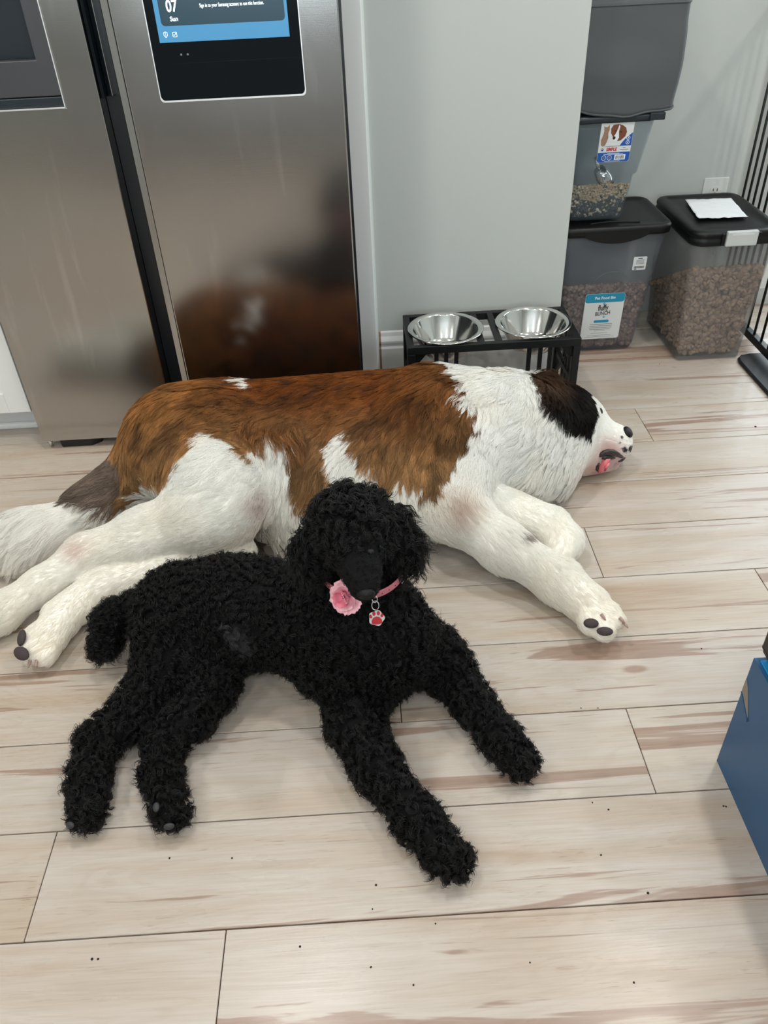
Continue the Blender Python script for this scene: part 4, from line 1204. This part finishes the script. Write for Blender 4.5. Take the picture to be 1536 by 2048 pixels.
def dens(X):
    px = to_px(X)
    return np.where(X[:, 0] > .53, 2.2, 1.0) * np.where(X[:, 2] < .02, .3, 1.0)
NA = N_SB
root, nn = sample(Vb, Qb, NA, rs, dens)
Fl, Ln, Li, ix = A.fields(root)
Ln = Ln * (.65 + .55 * rs.rand(NA)) * (.75 + .5 * vnoise(root, 16, 4))
jitter = (np.c_[vnoise(root, 22, 21), vnoise(root, 22, 22), vnoise(root, 22, 23)] - .5) * 1.1
d0 = Fl + jitter + rs.randn(NA, 3) * .10
d0 = d0 - nn * np.sum(d0 * nn, 1, keepdims=True); d0 /= np.maximum(np.linalg.norm(d0, axis=1, keepdims=True), 1e-6)
K = 6
t = np.linspace(0, 1, K)[None, :, None]
up = (1 - Li)[:, None, None] * nn[:, None]
lift = Ln[:, None, None] * (up * 1.6 * t * (1 - .35 * t) + d0[:, None] * (Li[:, None, None] * t + .25 * t * t))
grav = np.array([0, 0, -1.0]) * (Ln[:, None, None] ** 2) * 3.0 * t ** 2
S = root[:, None] + lift + grav
# waviness
wv = np.cross(nn, d0)[:, None] * np.sin(6.28 * (t * (1.2 + rs.rand(NA, 1, 1)) + vnoise(root, 30, 31)[:, None, None] * 3)) * (Ln[:, None, None] * .10) * t
S = S + wv
S, near = clump(S, root, NA // 24, rs, np.clip(.25 + Ln * 10, 0, .78))
S, big = clump(S, root, NA // 260, rs, np.clip((Ln - .018) * 14, 0, .42), 1.1)
keep_above(S)
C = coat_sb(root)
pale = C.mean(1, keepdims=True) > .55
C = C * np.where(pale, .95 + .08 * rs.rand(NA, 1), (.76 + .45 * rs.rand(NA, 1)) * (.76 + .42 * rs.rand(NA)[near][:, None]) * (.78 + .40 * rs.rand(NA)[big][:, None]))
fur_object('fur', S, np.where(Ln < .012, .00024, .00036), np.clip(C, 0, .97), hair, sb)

# face details
M['tongue'] = pmat('tongue_pink', srgb(226, 120, 128), .3, bump=.2, bscale=300)
M['lip'] = pmat('lip_black', srgb(44, 36, 38), .35)
M['nose'] = pmat('nose_black', srgb(14, 13, 15), .5, spec=.3, bump=.3, bscale=500)
M['pad'] = pmat('pad_dark', srgb(62, 52, 52), .7, bump=.5, bscale=400)
M['padpink'] = pmat('pad_pink', srgb(150, 110, 104), .7, bump=.4, bscale=400)
M['claw'] = pmat('claw_horn', srgb(170, 142, 132), .4)
M['eye'] = pmat('eye_dark', srgb(9, 7, 6), .45, spec=.3)
from mathutils.bvhtree import BVHTree
bvhA = BVHTree.FromPolygons([tuple(v) for v in Vb], [tuple(q) for q in Qb.tolist()])
def hit(bvh, x, y, off=0.0):
    d = Vector(P(x, y, 0) - CAM_O).normalized()
    h = bvh.ray_cast(Vector(CAM_O), d)
    if h[0] is None: return None, None
    return h[0] + h[1] * off, h[1]
def blob(bm, c, axes, r, nu=10, nv=7):
    c = Vector(c); ax = [Vector(a) for a in axes]
    rows = []
    for j in range(1, nv):
        th = math.pi * j / nv
        rows.append([bm.verts.new(c + ax[0] * (r[0] * math.sin(th) * math.cos(2 * math.pi * k / nu)) + ax[1] * (r[1] * math.sin(th) * math.sin(2 * math.pi * k / nu)) + ax[2] * (r[2] * math.cos(th))) for k in range(nu)])
    a = bm.verts.new(c + ax[2] * r[2]); b = bm.verts.new(c - ax[2] * r[2])
    for k in range(nu):
        bm.faces.new((a, rows[0][k], rows[0][(k + 1) % nu])); bm.faces.new((b, rows[-1][(k + 1) % nu], rows[-1][k]))
        for p, q in zip(rows, rows[1:]): bm.faces.new((p[k], q[k], q[(k + 1) % nu], p[(k + 1) % nu]))
    return bm
def surf_axes(n, along):
    n = Vector(n).normalized(); a = Vector(along); a = (a - n * a.dot(n)).normalized(); return a, n.cross(a), n
def surf_blob(bvh, x, y, along, r, off, name, mat, parent, label=None):
    p, n = hit(bvh, x, y, off)
    if p is None: return None
    o = obj(name, blob(bmesh.new(), p, surf_axes(n, along), r, 14, 9), mat, parent, smooth=True)
    if label: o['label'] = label
    return o
# lips and tongue, laid along the surface of the muzzle
def surf_strip(bvh, pts, rads, off, name, mat, parent, flat=1.0):
    P3 = []
    for x, y in pts:
        p, n = hit(bvh, x, y, off)
        if p is not None: P3.append(p)
    bm = bmesh.new(); tube(bm, P3, rads[:len(P3)], 8)
    return obj(name, bm, mat, parent, smooth=True)
surf_strip(bvhA, [(1199, 914), (1202, 909), (1208, 906), (1216, 904.5), (1226, 905.5), (1235, 909), (1243, 913.5), (1250, 915)], [.004, .0075, .0088, .0090, .0085, .007, .0045, .002], -.0015, 'upper_lip', M['lip'], sb)
surf_strip(bvhA, [(1204, 914), (1212, 915), (1221, 915.5), (1230, 916)], [.006, .0075, .006, .003], -.001, 'mouth_lining', M['lip'], sb)
surf_strip(bvhA, [(1198, 925), (1195, 932), (1194, 938), (1197, 943)], [.002, .0045, .005, .0025], .000, 'lip_corner', M['lip'], sb)
tng = surf_strip(bvhA, [(1219, 917), (1213, 919), (1209, 924), (1205, 931), (1202, 938), (1199, 943)], [.004, .0085, .0105, .0115, .0100, .005], .002, 'tongue', M['tongue'], sb)
surf_strip(bvhA, [(1214, 921), (1209, 927), (1206, 934)], [.003, .0055, .004], .011, 'tongue_fold', M['tongue'], sb)
surf_strip(bvhA, [(1236, 923), (1243, 920), (1249, 916)], [.002, .0048, .003], .000, 'lower_lip', M['lip'], sb)
surf_blob(bvhA, 1256, 864, (.5, .85, 0), (.019, .016, .008), .0, 'nose', M['nose'], sb)
surf_blob(bvhA, 1202, 822, (.5, -1, 0), (.009, .0045, .004), .0, 'eye', M['eye'], sb)
# paw pads and claws
for x, y, a, mt in ((1181, 1247, (.015, .010, .006), 'pad'), (1209, 1262, (.016, .009, .006), 'pad')):
    surf_blob(bvhA, x, y, (1, -.15, 0), a, .008, 'paw_pad', M[mt], sb)
surf_blob(bvhA, 51, 1278, (.25, 1, 0), (.017, .010, .006), .010, 'paw_pad', M['pad'], sb)
surf_blob(bvhA, 50, 1307, (1, -.7, 0), (.019, .013, .006), .010, 'paw_pad', M['pad'], sb)
for x, y, dx, dy in ((1240, 1238, .5, -.5), (1246, 1246, .5, -.6), (75, 1322, .1, -1), (60, 1322, -.1, -1), (1204, 1234, .4, -.8)):
    p, n = hit(bvhA, x, y, .004)
    if p is None: continue
    bm = bmesh.new(); dv = Vector((dx, dy, -.3)).normalized()
    tube(bm, [p - dv * .004, p + dv * .005, p + dv * .010 + Vector((0, 0, -.002))], [.0036, .0030, .001], 7)
    obj('claw', bm, M['claw'], sb, smooth=True)

# ---------------------------------------------------------------- the black poodle
pd = empty('black_poodle', (-.15, 1.0, 0), 'black curly poodle lying on the planks with its head raised, facing the viewer', 'dog')
Bd = Body()
Bd.cap((-.385, 1.125, .122), .088, (-.27, 1.095, .138), .092, L=.012, k=.05, flow=(-1, .1, -.2), tag='rump')
Bd.cap((-.27, 1.095, .138), .090, (-.08, 1.035, .160), .095, L=.012, k=.05, flow=(-1, .1, -.3), tag='trunk')
Bd.cap((-.08, 1.02, .152), .100, (.000, .990, .145), .092, L=.013, k=.05, flow=(-.2, -.5, -1), tag='chest')
Bd.cap((-.055, .985, .10), .085, (-.03, .960, .07), .052, L=.013, k=.05, flow=(0, -.4, -1), tag='chest')
Bd.cap((-.02, 1.0, .20), .076, (-.028, 1.035, .34), .052, L=.011, k=.05, flow=(0, -.3, -1), tag='neck')
# hind quarters
Bd.cap((-.375, 1.075, .105), .080, (-.328, .998, .072), .050, L=.012, k=.05, flow=(.2, -1, -.3), tag='thigh')
Bd.chain([((-.400, 1.035, .085), .062), ((-.445, .955, .052), .038), ((-.512, .890, .038), .028), ((-.516, .820, .033), .024), ((-.502, .756, .029), .026)], L=.013, k=.03, tag='leg')
Bd.chain([((-.322, .985, .058), .044), ((-.350, .930, .045), .034), ((-.394, .884, .037), .027), ((-.390, .815, .033), .024), ((-.362, .746, .029), .026)], L=.013, k=.025, tag='leg')
# docked tail with a tuft
Bd.cap((-.470, 1.165, .115), .022, (-.535, 1.145, .088), .030, L=.018, k=.02, tag='tail')
Bd.cap((-.535, 1.145, .088), .031, (-.548, 1.105, .062), .027, L=.018, k=.02, tag='tail')
# forelegs
Bd.chain([((.02, .995, .130), .070), ((.085, 1.012, .082), .050), ((.118, 1.002, .053), .039), ((.162, .925, .036), .027), ((.198, .850, .031), .025), ((.223, .800, .028), .028)], L=.013, k=.03, tag='leg')
Bd.chain([((-.055, .960, .080), .056), ((-.055, .885, .048), .040), ((-.020, .800, .037), .031), ((.040, .702, .032), .027), ((.086, .636, .029), .030)], L=.013, k=.03, tag='leg')
# head: skull, topknot, muzzle
hc = P(708, 1070, .415)
Bd.ellip(hc, (.050, .056, .050), L=.012, k=.03, flow=(0, -.8, -.6), tag='skull')
Bd.ellip(P(706, 1042, .425) + np.array((0, .014, 0)), (.060, .058, .042), L=.024, k=.025, flow=(0, -.8, -.3), lie=.55, tag='topknot')
mz0, mz1 = P(716, 1105, .405), P(728, 1172, .393)
Bd.chain([(mz0, .036), ((mz0 + mz1) / 2, .029), (mz1, .0235)], L=.0025, k=.016, flow=(0, .6, .6), lie=.9, tag='muzzle')
# ears
for x0, y0, x1, y1, z0, z1, r0_, r1_ in ((640, 1068, 620, 1142, .405, .345, .018, .024), (785, 1055, 810, 1122, .405, .345, .020, .025)):
    a_, b_ = P(x0, y0, z0) + np.array((0, .02, 0)), P(x1, y1, z1) + np.array((0, .02, 0))
    Bd.chain([(a_, r0_), ((a_ + b_) / 2, .026), (b_, r1_)], L=.030, k=.015, flow=(0, -.15, -1), lie=.8, tag='ear')
Vp, Qp = Bd.mesh(.006)
def coat_pd(X):
    px = to_px(X)
    C = np.repeat(lin(10, 10, 11)[None], len(X), 0)
    b = in_poly(px + (vnoise(X, 80, 2)[:, None] - .5) * 10, [(448, 1248), (475, 1254), (500, 1268), (512, 1296), (500, 1312), (478, 1306), (462, 1280)])
    C = np.where(b[:, None], lin(54, 52, 55), C)
    return C
skinp, hairp = coat_mats('curly', .40, .32, .05)
body_mesh('body', Vp, Qp, skinp, pd, coat_pd(Vp))
rs = np.random.RandomState(23)
NL = N_LOCKS                                        # curled locks, each of many hairs
lr, ln = sample(Vp, Qp, NL, rs, lambda X: np.where(X[:, 2] < .02, .3, 1.0))
Fl, Ln, Li, ix = Bd.fields(lr)
tags = np.array([p['tag'] for p in Bd.pr])[ix]
short = Ln < .006
HPL = 16
SG = 9
grp = np.repeat(np.arange(NL), HPL)
n = NL * HPL
t = np.linspace(0, 1, SG)[None, :, None]
fd = Fl + rs.randn(NL, 3) * .45; fd -= ln * np.sum(fd * ln, 1, keepdims=True); fd /= np.linalg.norm(fd, axis=1, keepdims=True)
bd = np.cross(ln, fd)
longh = np.isin(tags, ['ear', 'topknot', 'tail'])
Lk = Ln * (.75 + .5 * rs.rand(NL))
lie = np.where(longh, .75, .45)
axis = ln * (1 - lie)[:, None] + fd * lie[:, None]; axis /= np.linalg.norm(axis, axis=1, keepdims=True)
e1 = np.cross(axis, ln + .01); e1 /= np.linalg.norm(e1, axis=1, keepdims=True); e2 = np.cross(axis, e1)
crad = np.where(short, .0, np.where(longh, .0042, .0036)) * (.7 + .6 * rs.rand(NL))
turns = np.where(longh, 1.6, 1.3) * (.7 + .6 * rs.rand(NL)) * np.where(rs.rand(NL) > .5, 1, -1)
ph = rs.rand(NL) * 6.28
ang = ph[:, None, None] + 6.28 * turns[:, None, None] * t
ramp_ = np.minimum(1, t * 3)
lock = axis[:, None] * (Lk[:, None, None] * t) + (e1[:, None] * (np.cos(ang) - np.cos(ph)[:, None, None]) + e2[:, None] * (np.sin(ang) - np.sin(ph)[:, None, None])) * crad[:, None, None] * ramp_
lock = lock + np.array([0, 0, -1.0]) * (Lk[:, None, None] ** 2) * np.where(longh, 9, 3)[:, None, None] * t ** 2
spread = np.where(short, .004, .0030)
o1 = rs.randn(n, 1) * spread[grp][:, None]; o2 = rs.randn(n, 1) * spread[grp][:, None]
rt = lr[grp] + fd[grp] * o1 + bd[grp] * o2 - ln[grp] * .002
S = rt[:, None] + lock[grp] * (1 + .22 * rs.randn(n, 1, 1)) + rs.randn(n, 1, 3) * .0007 * t
S = S + (lr[grp] - rt)[:, None] * (.72 * t)
keep_above(S)
C = coat_pd(lr)[grp] * (.7 + .6 * rs.rand(n, 1))
fur_object('curls', S, np.where(short[grp], .00025, .00042), C, hairp, pd)
bvhP = BVHTree.FromPolygons([tuple(v) for v in Vp], [tuple(q) for q in Qp.tolist()])
nd = Vector(mz1 - mz0).normalized()
tip = Vector(mz1) + nd * .017 + Vector((0, 0, .004))
obj('nose', blob(bmesh.new(), tip, (Vector((1, 0, 0)), nd.cross(Vector((1, 0, 0))).normalized(), nd), (.0145, .011, .010), 16, 10), M['nose'], pd, smooth=True)
for x in (688, 742):
    surf_blob(bvhP, x, 1103, (1, 0, 0), (.007, .006, .004), -.001, 'eye', M['eye'], pd)
M['pawgrey'] = pmat('paw_pad_grey', srgb(50, 51, 54), .6, bump=.4, bscale=400)
for x, y, a in ((322, 1618, (.006, .008, .004)), (340, 1642, (.009, .006, .004)), (152, 1642, (.008, .006, .004)), (372, 1640, (.004, .003, .003))):
    surf_blob(bvhP, x, y, (1, .2, 0), a, .013, 'paw_pad', M['pawgrey'], pd)

# ---------------------------------------------------------------- collar with flower and paw tag
M['pinkstrap'] = pmat('pink_leather', srgb(226, 132, 148), .45, bump=.15, bscale=300)
M['petal'] = pmat('pink_satin', srgb(252, 190, 200), .55, bump=.2, bscale=120, var=.12, vscale=70)
M['petaldark'] = pmat('pink_satin_deep', srgb(224, 130, 150), .55, bump=.2, bscale=120)
M['enamel'] = pmat('red_enamel', srgb(168, 8, 18), .4, spec=.3)
M['wire'] = pmat('ring_wire', (.42, .42, .42, 1), .3, 1)
M['pearl'] = pmat('pearl', srgb(236, 226, 224), .15)
co = empty('dog_collar', tuple(P(745, 1200, .22)), 'pink dog collar with a fabric flower and red paw tag on the poodle', 'collar')
cc_ = np.array((-.024, 1.020, .318)); tilt = R(14)
bm = bmesh.new(); NR = 56
def ring_pt(k, rad=.077):
    a = 2 * math.pi * k / NR
    x, y = rad * math.cos(a), rad * math.sin(a)
    return cc_ + np.array((x, y * math.cos(tilt), y * math.sin(tilt)))
upv = np.array((0, -math.sin(tilt), math.cos(tilt)))
rr0 = []
for k in range(NR):
    p = ring_pt(k); o_ = (p - cc_) / np.linalg.norm(p - cc_)
    rr0.append([bm.verts.new(p + o_ * s * .0013 + upv * h) for s, h in ((-1, -.008), (1, -.008), (1, .008), (-1, .008))])
for k in range(NR):
    a, b = rr0[k], rr0[(k + 1) % NR]
    for i in range(4): bm.faces.new((a[i], a[(i + 1) % 4], b[(i + 1) % 4], b[i]))
strap = obj('strap', bm, M['pinkstrap'], co, smooth=False, bevel=.0006)
for k in (45.5, 47, 48.5):
    p = ring_pt(k, .0786); sub('eyelet', blob(bmesh.new(), p, (Vector((1, 0, 0)), Vector(upv), Vector((0, -1, 0))), (.0012, .0012, .0008), 8, 5), M['ink'], strap, smooth=True)
# steel keeper beside the holes
kp = Vector(ring_pt(50.5, .0795)); bm = bmesh.new()
kt = (Vector(ring_pt(51.5, .0795)) - Vector(ring_pt(49.5, .0795))).normalized()
tube(bm, [kp - kt * .002 + Vector(upv) * .0105, kp + kt * .004 + Vector(upv) * .011, kp + kt * .004 - Vector(upv) * .011, kp - kt * .002 - Vector(upv) * .0105], .0012, 8)
obj('buckle', bm, M['chrome'], co, smooth=True)
# flower of ruffled satin petals, facing the viewer's side of the neck
fc_ = Vector(P(694, 1193, .335)); fn_ = Vector((-.45, -.75, .5)).normalized()
FU = Vector((0, 0, 1)).cross(fn_).normalized(); FV = fn_.cross(FU)
flo = obj('flower_heart', blob(bmesh.new(), fc_ - fn_ * .004, (FU, FV, fn_), (.010, .010, .006), 12, 8), M['petaldark'], co, smooth=True)
rp = random.Random(8)
for layer, (npt, rad, wid, rise, mt) in enumerate(((7, .0285, .013, .001, 'petal'), (6, .021, .0105, .005, 'petal'), (5, .0135, .008, .009, 'petaldark'))):
    for k in range(npt):
        a = 2 * math.pi * (k + .4 * layer) / npt + rp.uniform(-.12, .12)
        dr = FU * math.cos(a) + FV * math.sin(a); tg = FV * math.cos(a) - FU * math.sin(a)
        bm = bmesh.new(); nu, nv = 7, 5; g = {}
        for i in range(nu):
            for j in range(nv):
                u_ = i / (nu - 1) * 2 - 1; v_2 = j / (nv - 1)
                w2 = wid * (.45 + .75 * math.sin(min(1, v_2 * 1.05) * 2.2)) 
                edge = (.0016 * math.cos(u_ * 7 + k) if v_2 > .9 else 0) - (.003 * u_ * u_ if v_2 > .9 else 0)
                cup = (.010 + .004 * layer) * (v_2 ** 2) * (.6 + .4 * layer) + .0022 * math.sin(u_ * 5 + k * 1.7) * v_2
                g[i, j] = bm.verts.new(fc_ + dr * (.003 + (rad - .003) * v_2 + edge) + tg * (u_ * w2) + fn_ * (rise + cup * .6 - .004 * u_ * u_ * (1 - v_2)))
        for i in range(nu - 1):
            for j in range(nv - 1): bm.faces.new((g[i, j], g[i + 1, j], g[i + 1, j + 1], g[i, j + 1]))
        sub('petal', bm, M[mt], flo, smooth=True, solid=.0004)
for k in range(6):
    p = fc_ + fn_ * .0135 + FU * (-.004 + .0022 * k) + FV * (.007 - .0026 * k)
    sub('pearl', blob(bmesh.new(), p, (Vector((1, 0, 0)), Vector((0, 1, 0)), Vector((0, 0, 1))), (.0011,) * 3, 8, 6), M['pearl'], flo, smooth=True)
# ring and enamel paw tag
tc_ = Vector(P(753, 1236, .283)); tn = Vector((.05, -.82, .57)).normalized()
TU = Vector((0, 0, 1)).cross(tn).normalized(); TV = tn.cross(TU)
TF = Frame(tc_, TU, TV)
rg = tc_ + TV * .0205
bm = bmesh.new(); tube(bm, [rg + TU * (.0058 * math.cos(R(a))) + TV * (.0075 * math.sin(R(a))) for a in range(0, 361, 20)], .0009, 8, False)
obj('split_ring', bm, M['wire'], co, smooth=True)
bm = bmesh.new(); r2 = tc_ + TV * .031
tube(bm, [r2 + TU * (.0042 * math.cos(R(a))) + TV * (.0055 * math.sin(R(a))) for a in range(0, 361, 20)], .0009, 8, False)
obj('d_ring', bm, M['wire'], co, smooth=True)
out = []
for a in range(0, 360, 8):
    t_ = R(a)
    r_ = .0125 + .0010 * math.cos(5 * t_ + .3)
    out.append((r_ * math.cos(t_) * 1.02, r_ * math.sin(t_) * 1.0))
M['tagmetal'] = pmat('tag_metal', (.34, .33, .32, 1), .45, 1)
tg_ = obj('paw_tag', plate(TF, out, 0, .0016), M['tagmetal'], co, bevel=.0003)
sub('enamel_pad', plate(TF, [(-.0085, -.0085), (-.003, -.0105), (.003, -.0105), (.0085, -.0085), (.0084, -.003), (.005, .0012), (0, .0028), (-.005, .0012), (-.0084, -.003)], .0016, .0022), M['enamel'], tg_)
for x, y, r_ in ((-.0092, .0036, .0024), (-.0036, .0078, .0027), (.0036, .0078, .0027), (.0092, .0036, .0024)):
    sub('enamel_toe', plate(TF, ell(x, y, r_, r_ * 1.35, 12, 0 if abs(x) < .005 else -.3 * (1 if x > 0 else -1)), .0016, .0022), M['enamel'], tg_)
